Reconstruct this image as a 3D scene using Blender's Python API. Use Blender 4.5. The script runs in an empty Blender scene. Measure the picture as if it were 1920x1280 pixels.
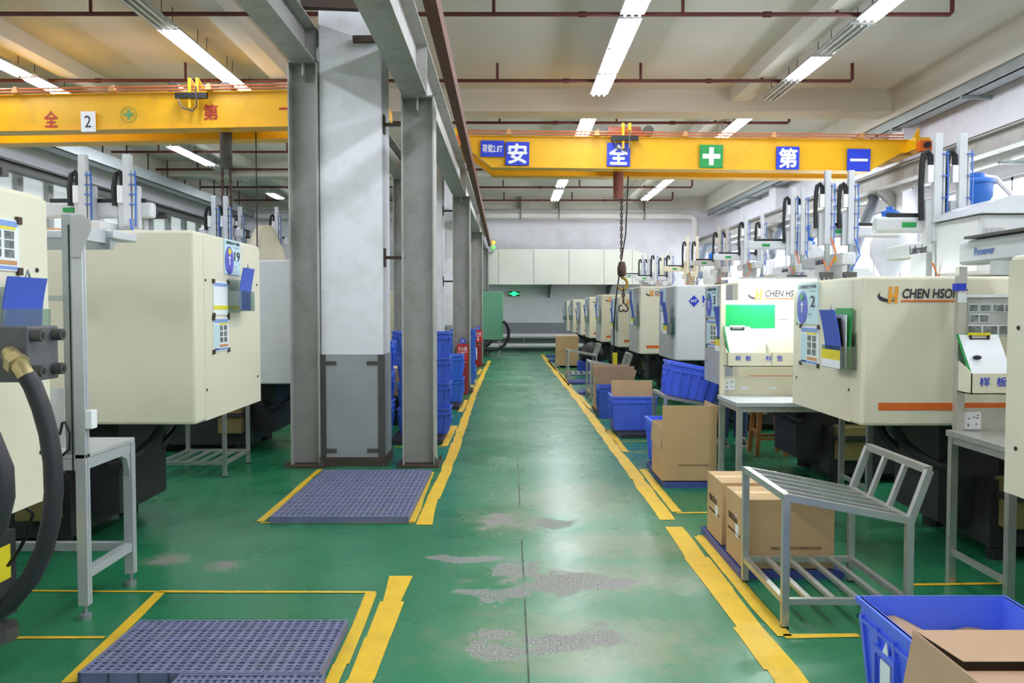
import bpy, bmesh, math, random
from mathutils import Vector, Matrix, Euler
random.seed(7)
S = bpy.context.scene
COL = S.collection
# ------------------------------------------------------------------ camera, world, exposure
CAM = Vector((0, 0, 1.55))
F = 1600.0
VPX, VPY = 956.0, 578.0
cd = bpy.data.cameras.new('camera')
cd.sensor_width = 36.0
cd.lens = 36.0 * F / 1920.0
cd.clip_start = 0.05
cam = bpy.data.objects.new('camera', cd)
cam.location = CAM
cam.rotation_euler = Euler((math.pi / 2 - math.atan((640 - VPY) / F), 0, -math.atan((960 - VPX) / F)))
COL.objects.link(cam)
S.camera = cam
W = bpy.data.worlds.new('daylight')
S.world = W
W.use_nodes = True
W.node_tree.nodes['Background'].inputs[0].default_value = (0.93, 0.97, 1.0, 1)
W.node_tree.nodes['Background'].inputs[1].default_value = 1.2
S.view_settings.view_transform = 'Standard'
S.view_settings.look = 'None'
S.view_settings.gamma = 1
S.view_settings.exposure = 2.42
S.view_settings.use_curve_mapping = False
S.cycles.use_denoising = True
S.cycles.max_bounces = 7
S.cycles.diffuse_bounces = 5
S.cycles.glossy_bounces = 3
S.cycles.sample_clamp_indirect = 3.0
S.cycles.caustics_reflective = False
S.cycles.caustics_refractive = False
S.cycles.blur_glossy = 1.0
TUBE = 16.0          # radiance of a lit fluorescent tube
RC = cam.rotation_euler.to_matrix()


def ray(px, py):
    return RC @ Vector(((px - 960) / F, -(py - 640) / F, -1.0))


def U(px, py, Y):                      # photo pixel -> point at distance Y along the hall
    d = ray(px, py)
    return CAM + d * (Y / d.y)


def G(px, py, z=0.0):                  # photo pixel -> point at height z
    d = ray(px, py)
    return CAM + d * ((z - CAM.z) / d.z)


def XP(px, py, X):                     # photo pixel -> point on the plane x = X
    d = ray(px, py)
    return CAM + d * (X / d.x)


# ------------------------------------------------------------------ materials
def lin(c):
    return tuple(((v / 255 + 0.055) / 1.055) ** 2.4 if v > 10 else v / 255 / 12.92 for v in c) + (1.0,)


def mat(name, c, rough=0.5, metal=0.0, var=0.12, scale=6.0, bump=0.0, spec=0.5, dirt=None, dscale=2.0, damt=0.3):
    m = bpy.data.materials.new(name)
    m.use_nodes = True
    nt = m.node_tree
    p = nt.nodes['Principled BSDF']
    p.inputs['Roughness'].default_value = rough
    p.inputs['Metallic'].default_value = metal
    p.inputs['Specular IOR Level'].default_value = spec
    tc = nt.nodes.new('ShaderNodeTexCoord')
    n = nt.nodes.new('ShaderNodeTexNoise')
    n.inputs['Scale'].default_value = scale
    n.inputs['Detail'].default_value = 4
    nt.links.new(tc.outputs['Object'], n.inputs['Vector'])
    r = nt.nodes.new('ShaderNodeValToRGB')
    a = lin(c)
    r.color_ramp.elements[0].position = 0.3
    r.color_ramp.elements[1].position = 0.7
    r.color_ramp.elements[0].color = tuple(v * (1 - var) for v in a[:3]) + (1,)
    r.color_ramp.elements[1].color = tuple(min(1, v * (1 + var * 0.6)) for v in a[:3]) + (1,)
    nt.links.new(n.outputs['Fac'], r.inputs['Fac'])
    out = r.outputs['Color']
    if dirt:
        n2 = nt.nodes.new('ShaderNodeTexNoise')
        n2.inputs['Scale'].default_value = dscale
        n2.inputs['Detail'].default_value = 8
        n2.inputs['Roughness'].default_value = 0.7
        nt.links.new(tc.outputs['Object'], n2.inputs['Vector'])
        r2 = nt.nodes.new('ShaderNodeValToRGB')
        r2.color_ramp.elements[0].position = 0.5
        r2.color_ramp.elements[1].position = 0.75
        r2.color_ramp.elements[0].color = (0, 0, 0, 1)
        r2.color_ramp.elements[1].color = (damt, damt, damt, 1)
        nt.links.new(n2.outputs['Fac'], r2.inputs['Fac'])
        mx = nt.nodes.new('ShaderNodeMix')
        mx.data_type = 'RGBA'
        nt.links.new(r2.outputs['Color'], mx.inputs['Factor'])
        nt.links.new(out, mx.inputs[6])
        mx.inputs[7].default_value = lin(dirt)
        out = mx.outputs[2]
    nt.links.new(out, p.inputs['Base Color'])
    if bump:
        b = nt.nodes.new('ShaderNodeBump')
        b.inputs['Strength'].default_value = bump
        b.inputs['Distance'].default_value = 0.01
        nt.links.new(n.outputs['Fac'], b.inputs['Height'])
        nt.links.new(b.outputs['Normal'], p.inputs['Normal'])
    return m


def emit(name, c, s):
    m = bpy.data.materials.new(name)
    m.use_nodes = True
    nt = m.node_tree
    nt.nodes.remove(nt.nodes['Principled BSDF'])
    e = nt.nodes.new('ShaderNodeEmission')
    e.inputs[0].default_value = lin(c)
    e.inputs[1].default_value = s
    nt.links.new(e.outputs[0], nt.nodes['Material Output'].inputs[0])
    return m


def pane_mat(name, tint, gl=0.08, frost=0.0):
    m = bpy.data.materials.new(name)
    m.use_nodes = True
    nt = m.node_tree
    nt.nodes.remove(nt.nodes['Principled BSDF'])
    t = nt.nodes.new('ShaderNodeBsdfTransparent')
    t.inputs[0].default_value = tint
    g = nt.nodes.new('ShaderNodeBsdfGlossy')
    g.inputs['Roughness'].default_value = 0.05
    x = nt.nodes.new('ShaderNodeMixShader')
    x.inputs[0].default_value = gl
    nt.links.new(t.outputs[0], x.inputs[1])
    nt.links.new(g.outputs[0], x.inputs[2])
    o = x.outputs[0]
    if frost:
        d = nt.nodes.new('ShaderNodeBsdfDiffuse')
        d.inputs[0].default_value = (0.75, 0.77, 0.76, 1)
        tl = nt.nodes.new('ShaderNodeBsdfTranslucent')
        tl.inputs[0].default_value = (0.5, 0.52, 0.52, 1)
        y = nt.nodes.new('ShaderNodeMixShader')
        y.inputs[0].default_value = 0.35
        nt.links.new(d.outputs[0], y.inputs[1])
        nt.links.new(tl.outputs[0], y.inputs[2])
        z = nt.nodes.new('ShaderNodeMixShader')
        z.inputs[0].default_value = frost
        nt.links.new(o, z.inputs[1])
        nt.links.new(y.outputs[0], z.inputs[2])
        o = z.outputs[0]
    nt.links.new(o, nt.nodes['Material Output'].inputs[0])
    return m


M = {}
M['wall'] = mat('white_plaster', (238, 236, 244), 0.85, var=0.04, scale=1.5, dirt=(170, 168, 165), dscale=0.7, damt=0.35)
M['dado'] = mat('grey_dado_paint', (150, 152, 160), 0.6, var=0.06)
M['ceil'] = mat('ceiling_plaster', (205, 200, 190), 0.9, var=0.04, scale=0.8)
M['colwhite'] = mat('column_plaster', (228, 227, 234), 0.8, var=0.03, scale=2, dirt=(165, 163, 155), dscale=1.3, damt=0.5)
M['guard'] = mat('grey_guard_steel', (156, 158, 164), 0.5, var=0.08, dirt=(90, 88, 85), dscale=3)
M['steel'] = mat('grey_painted_steel', (170, 168, 164), 0.5, var=0.08, scale=3, dirt=(105, 98, 88), dscale=2.2, damt=0.6)
M['darksteel'] = mat('dark_steel', (78, 76, 74), 0.5, var=0.12)
M['rustplate'] = mat('brown_base_steel', (74, 58, 50), 0.7, var=0.2)
M['galv'] = mat('galvanized_steel', (160, 168, 168), 0.42, 0.5, var=0.12, scale=9)
M['stainless'] = mat('stainless_steel', (196, 194, 190), 0.34, 0.7, var=0.1, scale=14)
M['yellow'] = mat('crane_yellow_paint', (240, 180, 8), 0.42, var=0.06, scale=2, dirt=(170, 115, 20), dscale=1.6, damt=0.35)
M['line'] = mat('yellow_line_paint', (234, 190, 42), 0.5, var=0.12, scale=12, dirt=(150, 130, 60), dscale=6, damt=0.6)
M['red'] = mat('red_sprinkler_paint', (92, 36, 32), 0.55, var=0.15)
M['rust'] = mat('rusty_brown_paint', (102, 56, 38), 0.7, var=0.25, scale=20)
M['copper'] = mat('copper_conductor', (206, 112, 66), 0.45, 0.2)
M['cream'] = mat('cream_enamel', (226, 219, 196), 0.42, var=0.03, scale=1.5, dirt=(176, 168, 148), dscale=1.2, damt=0.22)
M['offwhite'] = mat('white_enamel', (232, 232, 234), 0.4, var=0.03)
M['greypanel'] = mat('grey_enamel_and_shade', (178, 178, 176), 0.5, var=0.05)
M['base'] = mat('dark_machine_base', (44, 42, 44), 0.55, var=0.3, scale=8)
M['black'] = mat('black_rubber', (26, 26, 28), 0.5, var=0.2)
M['hosegrey'] = mat('dark_hose_rubber', (46, 42, 48), 0.5, var=0.15, scale=20)
M['orange'] = mat('orange_stripe', (222, 104, 34), 0.5, var=0.06, scale=20)
M['logo_yel'] = mat('amber_logo', (236, 160, 50), 0.5)
M['ink'] = mat('dark_ink', (48, 44, 56), 0.6)
M['inkfade'] = mat('faded_box_ink', (112, 84, 56), 0.8)
M['signblue'] = mat('sign_blue', (36, 62, 206), 0.45, var=0.04)
M['signgreen'] = mat('sign_green', (30, 150, 72), 0.45)
M['signred'] = mat('sign_red', (206, 36, 40), 0.45)
M['white'] = mat('white_print', (242, 242, 246), 0.5, var=0.02)
M['redink'] = mat('red_lettering', (186, 44, 30), 0.5)
M['tealink'] = mat('teal_emblem', (104, 160, 96), 0.5)
M['bin'] = mat('blue_bin_plastic', (86, 116, 242), 0.38, var=0.06, scale=5)
M['bindark'] = mat('deep_blue_bin_plastic', (70, 102, 208), 0.4, var=0.06, scale=5)
M['bincyan'] = mat('light_blue_bin_plastic', (70, 122, 230), 0.4, var=0.06, scale=5)
M['mat'] = mat('slate_blue_pallet', (116, 120, 154), 0.55, var=0.15, scale=9, dirt=(120, 116, 120), dscale=5, damt=0.7)
M['matblue'] = mat('blue_pallet', (74, 86, 158), 0.5, var=0.15, scale=9)
M['matdark'] = mat('black_pallet', (48, 46, 56), 0.55, var=0.2)
M['card'] = mat('cardboard', (200, 165, 122), 0.8, var=0.06, scale=4)
M['cardlight'] = mat('pale_cardboard', (228, 202, 160), 0.8, var=0.05, scale=4)
M['carddark'] = mat('brown_cardboard', (184, 150, 122), 0.8, var=0.06, scale=4)
M['paper'] = mat('white_paper', (236, 238, 244), 0.7, var=0.02)
M['label'] = mat('pale_blue_label', (196, 222, 232), 0.6, var=0.03)
M['violet'] = mat('violet_disc', (92, 92, 198), 0.5)
M['folder'] = mat('blue_folder', (70, 96, 204), 0.42, var=0.06)
M['acrylic'] = pane_mat('clear_acrylic', (0.82, 0.9, 0.87, 1), 0.14)
M['yellowtag'] = mat('yellow_tag', (232, 214, 40), 0.5)
M['tan'] = mat('tan_print', (206, 150, 96), 0.6)
M['photo'] = mat('photo_print', (120, 126, 124), 0.6, var=0.6, scale=40)
M['skyblue'] = mat('pale_blue_print', (132, 160, 218), 0.6)
M['board_green'] = mat('green_board', (20, 168, 96), 0.5, var=0.03)
M['exit'] = emit('exit_green', (20, 230, 80), 1.5)
M['amber'] = emit('amber_lamp', (255, 150, 30), 1.5)
M['greenlamp'] = emit('green_lamp', (60, 230, 60), 1.5)
M['pvc'] = mat('white_pvc', (228, 224, 224), 0.45, var=0.03)
M['duct'] = mat('white_duct_panel', (226, 226, 216), 0.6, var=0.03, scale=1.0)
M['alu'] = mat('aluminium', (198, 200, 206), 0.38, 0.35, var=0.05)
M['robotwhite'] = mat('robot_white', (208, 210, 214), 0.4, var=0.03)
M['loader'] = mat('blue_loader', (34, 104, 196), 0.4)
M['hosecorr'] = mat('grey_corrugated_hose', (120, 128, 142), 0.6)
M['airblue'] = mat('blue_air_tube', (60, 110, 200), 0.4)
M['wood'] = mat('stool_wood', (176, 116, 66), 0.6, var=0.15)
M['jeans'] = mat('blue_jeans', (60, 78, 116), 0.85, var=0.15, scale=30)
M['shirt'] = mat('dark_work_shirt', (56, 64, 92), 0.85)
M['skin'] = mat('skin', (204, 158, 130), 0.6, var=0.04)
M['hair'] = mat('black_hair', (22, 20, 20), 0.6)
M['shoe'] = mat('dark_shoe', (60, 56, 58), 0.6)
M['sole'] = mat('pale_sole', (205, 202, 198), 0.7)
M['mint'] = mat('mint_enamel', (106, 166, 134), 0.5, var=0.05)
M['brass'] = mat('brass_fitting', (196, 176, 132), 0.35, 0.7)
M['iron'] = mat('grey_cast_block', (96, 94, 100), 0.5, 0.2, var=0.15, scale=30, bump=0.2)
M['firebox'] = mat('dark_red_box', (150, 34, 40), 0.5)
M['hoistbrown'] = mat('brown_red_motor', (134, 70, 58), 0.5)
M['chain'] = mat('worn_chain', (92, 74, 66), 0.45, 0.6)
M['hook'] = mat('brass_yellow_hook', (170, 140, 50), 0.45, 0.3)
M['oil'] = mat('amber_oil_tank', (128, 114, 72), 0.4)
M['pane'] = pane_mat('window_glass', (0.95, 0.97, 0.97, 1), 0.06)
M['frost'] = pane_mat('frosted_glass', (0.9, 0.9, 0.9, 1), 0.06, 0.9)
M['tube_on'] = emit('lit_fluorescent_tube', (240, 246, 255), TUBE)
M['tube_off'] = mat('unlit_fluorescent_tube', (214, 216, 214), 0.3)
M['bulb_on'] = emit('lit_task_tube', (240, 255, 246), 30)


def floor_mat():
    m = bpy.data.materials.new('green_epoxy_floor')
    m.use_nodes = True
    nt = m.node_tree
    N, L = nt.nodes, nt.links
    p = N['Principled BSDF']
    tc = N.new('ShaderNodeTexCoord')
    sx = N.new('ShaderNodeSeparateXYZ')
    L.new(tc.outputs['Object'], sx.inputs[0])

    def noise(scale, detail=4, rough=0.55):
        n = N.new('ShaderNodeTexNoise')
        n.inputs['Scale'].default_value = scale
        n.inputs['Detail'].default_value = detail
        n.inputs['Roughness'].default_value = rough
        L.new(tc.outputs['Object'], n.inputs['Vector'])
        return n.outputs['Fac']

    def mth(op, a, b=None, c=None):
        n = N.new('ShaderNodeMath')
        n.operation = op
        for i, v in enumerate((a, b, c)):
            if v is None:
                continue
            if isinstance(v, (int, float)):
                n.inputs[i].default_value = v
            else:
                L.new(v, n.inputs[i])
        return n.outputs[0]

    def smooth(v, lo, hi):
        n = N.new('ShaderNodeMapRange')
        n.interpolation_type = 'SMOOTHSTEP'
        n.inputs[1].default_value = lo
        n.inputs[2].default_value = hi
        L.new(v, n.inputs[0])
        return n.outputs[0]

    def mix(f, a, b):
        n = N.new('ShaderNodeMix')
        n.data_type = 'RGBA'
        if isinstance(f, (int, float)):
            n.inputs[0].default_value = f
        else:
            L.new(f, n.inputs[0])
        for i, v in ((6, a), (7, b)):
            if isinstance(v, tuple):
                n.inputs[i].default_value = v
            else:
                L.new(v, n.inputs[i])
        return n.outputs[2]
    big, mid = noise(0.5, 2), noise(2.0, 3, 0.5)
    edge = noise(4.5, 7, 0.7)

    def patch(lst, amp=1.1, soft=0.25):
        tot = None
        for (px, py, rx, ry) in lst:
            c = G(px, py)
            k = (c.y * c.y + 1) / (1.55 * F)               # metres along the hall per pixel
            a = mth('DIVIDE', mth('SUBTRACT', sx.outputs[0], c.x), rx * c.y / F)
            b = mth('DIVIDE', mth('SUBTRACT', sx.outputs[1], c.y), ry * k)
            d = mth('SQRT', mth('ADD', mth('MULTIPLY', a, a), mth('MULTIPLY', b, b)))
            d = mth('ADD', d, mth('MULTIPLY', mth('SUBTRACT', edge, 0.5), 2 * amp))
            v = mth('SUBTRACT', 1.0, smooth(d, 1 - soft, 1 + soft))
            tot = v if tot is None else mth('MAXIMUM', tot, v)
        return tot
    green = mix(smooth(big, 0.3, 0.7), lin((28, 112, 72)), lin((40, 124, 84)))
    green = mix(mth('MULTIPLY', smooth(mid, 0.35, 0.8), 0.16), green, lin((84, 150, 118)))
    # traffic wear along the aisle
    inaisle = mth('MULTIPLY', smooth(sx.outputs[0], -0.7, 0.1), mth('SUBTRACT', 1.0, smooth(sx.outputs[0], 0.7, 1.5)))
    wear = mth('MULTIPLY', inaisle, smooth(noise(0.9, 3, 0.5), 0.3, 0.75))
    green = mix(mth('MULTIPLY', wear, 0.5), green, lin((148, 182, 158)))
    dull = patch([(1130, 1085, 190, 26), (1100, 1205, 230, 50), (1160, 1020, 120, 26), (950, 975, 70, 22), (1080, 935, 110, 30), (1080, 1250, 150, 16), (420, 1060, 34, 10), (310, 1050, 34, 12)], 1.6, 0.6)
    green = mix(mth('MULTIPLY', dull, 0.42), green, lin((158, 150, 128)))
    bare = patch([(965, 1068, 50, 14), (1060, 1092, 120, 17), (945, 1112, 60, 13), (880, 1048, 50, 5), (960, 1220, 62, 14), (1040, 1205, 70, 16), (1135, 1195, 40, 22), (930, 1188, 40, 7), (935, 972, 30, 14), (1030, 980, 35, 10), (422, 1056, 20, 6), (306, 1052, 22, 6), (900, 1110, 40, 6), (820, 1045, 20, 4)], 2.4, 0.25)
    speck = mix(smooth(noise(95, 2, 0.7), 0.4, 0.62), lin((98, 92, 92)), lin((176, 166, 166)))
    col = mix(mth('MULTIPLY', bare, 0.78), green, speck)
    # expansion joint along the hall
    jd = mth('ABSOLUTE', mth('SUBTRACT', sx.outputs[0], G(985, 1150).x))
    jm = mth('MULTIPLY', mth('SUBTRACT', 1.0, smooth(jd, 0.002, 0.007)), smooth(noise(0.9, 3), 0.42, 0.5))
    col = mix(jm, col, lin((36, 66, 54)))
    L.new(col, p.inputs['Base Color'])
    rg = mth('ADD', 0.2, mth('MULTIPLY', mid, 0.16))
    rg = mth('ADD', rg, mth('MULTIPLY', bare, 0.3))
    L.new(rg, p.inputs['Roughness'])
    p.inputs['Specular IOR Level'].default_value = 0.55
    b = N.new('ShaderNodeBump')
    b.inputs['Strength'].default_value = 0.02
    b.inputs['Distance'].default_value = 0.02
    L.new(noise(3.0, 3), b.inputs['Height'])
    L.new(b.outputs['Normal'], p.inputs['Normal'])
    return m


M['floor'] = floor_mat()
# ------------------------------------------------------------------ mesh helpers
ORG = {}


class MB:
    def __init__(s):
        s.b = bmesh.new()

    def bx(s, x0, x1, y0, y1, z0, z1, T=None):
        vs = [s.b.verts.new((x, y, z)) for x in (min(x0, x1), max(x0, x1)) for y in (min(y0, y1), max(y0, y1)) for z in (min(z0, z1), max(z0, z1))]
        for f in ((0, 1, 3, 2), (4, 6, 7, 5), (0, 4, 5, 1), (2, 3, 7, 6), (0, 2, 6, 4), (1, 5, 7, 3)):
            s.b.faces.new([vs[i] for i in f])
        if T is not None:
            for v in vs:
                v.co = T @ v.co
        return s

    def bar(s, a, b, w, h=None, up=(0, 0, 1)):      # rectangular bar from a to b
        a, b = Vector(a), Vector(b)
        h = h or w
        d = (b - a)
        l = d.length
        d.normalize()
        up = Vector(up)
        if abs(d.dot(up)) > 0.98:
            up = Vector((0, 1, 0))
        x = d.cross(up).normalized()
        z = x.cross(d)
        T = Matrix((x, d, z)).transposed().to_4x4()
        T.translation = a
        return s.bx(-w / 2, w / 2, 0, l, -h / 2, h / 2, T)

    def prism(s, pts, vec):
        vec = Vector(vec)
        a = [s.b.verts.new(p) for p in pts]
        c = [s.b.verts.new(Vector(p) + vec) for p in pts]
        n = len(a)
        s.b.faces.new(a)
        s.b.faces.new(c[::-1])
        for i in range(n):
            s.b.faces.new((a[i], c[i], c[(i + 1) % n], a[(i + 1) % n]))
        return s

    def tube(s, pts, r, n=8, cap=True):
        pts = [Vector(p) for p in pts]
        rs = r if isinstance(r, (list, tuple)) else [r] * len(pts)
        rings = []
        t0 = (pts[1] - pts[0]).normalized()
        u = t0.orthogonal().normalized()
        for i, p in enumerate(pts):
            t = (pts[min(i + 1, len(pts) - 1)] - pts[max(i - 1, 0)]).normalized()
            u = (u - t * u.dot(t)).normalized()
            v = t.cross(u)
            rings.append([s.b.verts.new(p + (u * math.cos(2 * math.pi * k / n) + v * math.sin(2 * math.pi * k / n)) * rs[i]) for k in range(n)])
        for A, B in zip(rings, rings[1:]):
            for k in range(n):
                s.b.faces.new((A[k], A[(k + 1) % n], B[(k + 1) % n], B[k]))
        if cap:
            s.b.faces.new(rings[0][::-1])
            s.b.faces.new(rings[-1])
        return s

    def cyl(s, a, b, r, n=12):
        return s.tube([a, b], r, n)

    def lathe(s, c, prof, n=20):                     # prof: (radius, z) upwards
        c = Vector(c)
        return s.tube([c + Vector((0, 0, z)) for _, z in prof], [max(r, 0.001) for r, _ in prof], n)

    def ball(s, c, r, sc=(1, 1, 1), n=12):
        T = Matrix.Translation(Vector(c)) @ Matrix.Diagonal((r * sc[0], r * sc[1], r * sc[2], 1))
        bmesh.ops.create_uvsphere(s.b, u_segments=n, v_segments=max(6, n * 2 // 3), radius=1, matrix=T)
        return s

    def ibeam(s, a, b, w, h, t, up=(0, 0, 1)):
        a, b, up = Vector(a), Vector(b), Vector(up)
        d = (b - a).normalized()
        z = (up - d * up.dot(d)).normalized()
        s.bar(a + z * (h / 2 - t / 2), b + z * (h / 2 - t / 2), w, t, z)
        s.bar(a - z * (h / 2 - t / 2), b - z * (h / 2 - t / 2), w, t, z)
        s.bar(a, b, t, h - 2 * t, z)
        return s

    def build(s, name, m, parent=None, bevel=0.0, smooth=False, base=None):
        bmesh.ops.recalc_face_normals(s.b, faces=s.b.faces)
        co = [v.co for v in s.b.verts]
        if parent is not None:
            o0 = ORG[parent.name]
        elif base is not None:
            o0 = Vector(base)
        else:
            lo = [min(c[i] for c in co) for i in range(3)]
            hi = [max(c[i] for c in co) for i in range(3)]
            o0 = Vector(((lo[0] + hi[0]) / 2, (lo[1] + hi[1]) / 2, lo[2]))
        bmesh.ops.translate(s.b, verts=s.b.verts, vec=-o0)
        me = bpy.data.meshes.new(name)
        s.b.to_mesh(me)
        s.b.free()
        me.materials.append(M[m] if isinstance(m, str) else m)
        if smooth:
            for f in me.polygons:
                f.use_smooth = True
        o = bpy.data.objects.new(name, me)
        COL.objects.link(o)
        if parent is not None:
            o.parent = parent
        else:
            o.location = o0
        ORG[o.name] = o0
        if bevel:
            k = o.modifiers.new('bevel', 'BEVEL')
            k.width = bevel
            k.segments = 2
            k.limit_method = 'ANGLE'
        if smooth:
            k = o.modifiers.new('split', 'EDGE_SPLIT')
            k.split_angle = math.radians(40)
        return o


def tag(o, label, cat, group=None):
    o['label'] = label
    o['category'] = cat
    if group:
        o['group'] = group
    return o


def thing(name, label, cat, loc, group=None):
    o = bpy.data.objects.new(name, None)
    o.empty_display_size = 0.1
    COL.objects.link(o)
    o.location = loc
    ORG[o.name] = Vector(loc)
    return tag(o, label, cat, group)


def struct(o):
    o['kind'] = 'structure'
    return o


def copy_tree(o, loc=None, label=None, rz=None, parent=None, group=None):
    c = o.copy()
    COL.objects.link(c)
    if parent is not None:
        c.parent = parent
    if loc is not None:
        c.location = loc
    if rz is not None:
        c.rotation_euler = (0, 0, rz)
    if label:
        c['label'] = label
    if group:
        c['group'] = group
    for ch in list(o.children):
        copy_tree(ch, parent=c)
    return c


def txt(body, m, parent, c, u, v, w=None, h=None, bold=0.0, name='lettering', align='C', shear=0.0, out=0.0015):
    cu = bpy.data.curves.new('t', 'FONT')
    cu.body = body
    cu.shear = shear
    cu.resolution_u = 3
    ob = bpy.data.objects.new('t', cu)
    COL.objects.link(ob)
    dg = bpy.context.evaluated_depsgraph_get()
    me = bpy.data.meshes.new_from_object(ob.evaluated_get(dg))
    bpy.data.objects.remove(ob)
    bpy.data.curves.remove(cu)
    xs = [q.co.x for q in me.vertices]
    ys = [q.co.y for q in me.vertices]
    x0, x1, y0, y1 = min(xs), max(xs), min(ys), max(ys)
    sx = w / (x1 - x0) if w else h / max(y1 - y0, 1e-6)
    sy = h / max(y1 - y0, 1e-6) if h else sx
    u, v, c = Vector(u), Vector(v), Vector(c)
    n = u.cross(v).normalized()
    o0 = ORG[parent.name]
    flat = [(q.co.x - (x0 + x1) / 2, q.co.y - (y0 + y1) / 2) for q in me.vertices]
    polys = [list(p.vertices) for p in me.polygons]
    bpy.data.meshes.remove(me)
    V, P = [], []
    k = bold * 1.1
    for i, (dx, dy) in enumerate([(0, 0), (k, 0), (-k, 0), (0, k), (0, -k)] if bold else [(0, 0)]):
        b0 = len(V)
        V += [c + u * ((fx + dx) * sx) + v * ((fy + dy) * sy) + n * (out + .0004 * i) - o0 for fx, fy in flat]
        P += [[b0 + j for j in p] for p in polys]
    me = bpy.data.meshes.new(name)
    me.from_pydata(V, [], P)
    me.materials.append(M[m])
    o = bpy.data.objects.new(name, me)
    COL.objects.link(o)
    o.parent = parent
    ORG[o.name] = o0
    return o


RX, RZ = (1, 0, 0), (0, 0, 1)
# ------------------------------------------------------------------ the hall
XL, XR, Y0, Y1, ZC = -9.8, 7.4, -6.0, 31.0, 5.48
struct(MB().bx(XL - .3, XR + .3, Y0 - .3, Y1 + .3, -.2, 0).build('floor', 'floor', base=(0, 0, 0)))
struct(MB().bx(XL - .3, XR + .3, Y0 - .3, Y1 + .3, ZC, ZC + .2).build('ceiling', 'ceil', base=(0, 0, ZC)))
w = MB().bx(XL - .2, XR + .2, Y1, Y1 + .2, 0, ZC).build('wall_back', 'wall')
struct(w)
struct(MB().bx(XL, XR, Y1 - .012, Y1, 0, 1.03).build('wall_back_dado', 'dado'))
struct(MB().bx(XL - .2, XR + .2, Y0 - .2, Y0, 0, ZC).build('wall_front', 'wall'))
# right wall with a strip of windows between pilasters
bays = [(-5.6, .4), (1.0, 7.9), (8.7, 15.4), (16.2, 22.8), (23.6, 30.6)]
wz0, wz1 = 2.05, 3.5
b = MB().bx(XR, XR + .2, Y0, Y1, 0, wz0).bx(XR, XR + .2, Y0, Y1, wz1, ZC)
ys = [Y0] + [v for q in bays for v in q] + [Y1]
for i in range(0, len(ys), 2):
    b.bx(XR, XR + .2, ys[i], ys[i + 1], wz0, wz1)
struct(b.build('wall_right', 'wall'))
b = MB()
for i in range(2, len(ys) - 2, 2):
    b.bx(XR - .3, XR, ys[i] + .1, ys[i + 1] - .1, 0, ZC)
struct(b.build('trim_1', 'wall'))
wn = 0
for (a, c) in bays:
    wn += 1
    f = MB()
    n = 5
    for k in range(n + 1):
        y = a + (c - a) * k / n
        f.bx(XR + .05, XR + .1, y - .025, y + .025, wz0, wz1)
    f.bx(XR + .05, XR + .1, a, c, wz0, wz0 + .05).bx(XR + .05, XR + .1, a, c, wz1 - .05, wz1)
    fo = struct(f.build('window_%d' % wn, 'alu'))
    MB().bx(XR + .072, XR + .078, a, c, wz0, wz1).build('window_pane', 'pane', fo)
# left wall, frosted windows high up
lz0, lz1 = 2.5, 4.3
lb = [(-5.6, .4), (1.0, 7.9), (8.5, 15.4), (16.0, 22.8), (23.4, 30.6)]
b = MB().bx(XL - .2, XL, Y0, Y1, 0, lz0).bx(XL - .2, XL, Y0, Y1, lz1, ZC)
ys = [Y0] + [v for q in lb for v in q] + [Y1]
for i in range(0, len(ys), 2):
    b.bx(XL - .2, XL, ys[i], ys[i + 1], lz0, lz1)
struct(b.build('wall_left', 'wall'))
for (a, c) in lb:
    wn += 1
    f = MB()
    n = 6
    for k in range(n + 1):
        y = a + (c - a) * k / n
        f.bx(XL - .1, XL + .05, y - .1, y + .1, lz0, lz1)
    f.bx(XL - .1, XL + .05, a, c, lz0, lz0 + .06).bx(XL - .1, XL + .05, a, c, lz1 - .06, lz1)
    fo = struct(f.build('window_%d' % wn, 'greypanel'))
    MB().bx(XL - .06, XL - .05, a, c, lz0, lz1).build('window_pane', 'frost', fo)
# ceiling beams
ZB = 5.08
tn = 1
for y in (0.9, 8.2, 15.45, 23.0, 30.4):
    tn += 1
    struct(MB().bx(XL, XR, y, y + .6, ZB, ZC + .05).build('trim_%d' % tn, 'ceil'))
for x0, x1, z in ((3.95, 4.28, 5.25), (-3.85, -3.55, 5.25), (-7.2, -6.9, 5.25), (XR - .5, XR, 4.98), (XL, XL + .5, 4.98)):
    tn += 1
    struct(MB().bx(x0, x1, Y0, Y1, z, ZC + .05).build('trim_%d' % tn, 'ceil'))
# ------------------------------------------------------------------ painted floor lines
def wob(pts, w, seed, dy=0.5, amp=0.012):
    """a hand-painted strip along pts"""
    rnd = random.Random(seed)
    P = [Vector((p[0], p[1], 0)) for p in pts]
    m = MB()
    L, R = [], []
    for a, c in zip(P, P[1:]):
        n = max(1, int((c - a).length / dy))
        for k in range(n + 1):
            p = a + (c - a) * k / n
            d = (c - a).normalized()
            q = Vector((-d.y, d.x, 0))
            L.append(p + q * (w / 2 + rnd.uniform(-amp, amp)))
            R.append(p - q * (w / 2 + rnd.uniform(-amp, amp)))
        vl = [m.b.verts.new((v.x, v.y, .003)) for v in L]
        vr = [m.b.verts.new((v.x, v.y, .003)) for v in R]
        for i in range(len(vl) - 1):
            m.b.faces.new((vr[i], vr[i + 1], vl[i + 1], vl[i]))
        L, R = [], []
    return m


def gxy(px, py):
    p = G(px, py)
    return (p.x, p.y)


def paint(polys, name):
    struct(polys.build(name, 'line'))


def pline(i, px, w, seed, amp=0.012):
    paint(wob([gxy(*p) for p in px], w, seed, 0.35, amp), 'trim_%d' % i)


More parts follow.
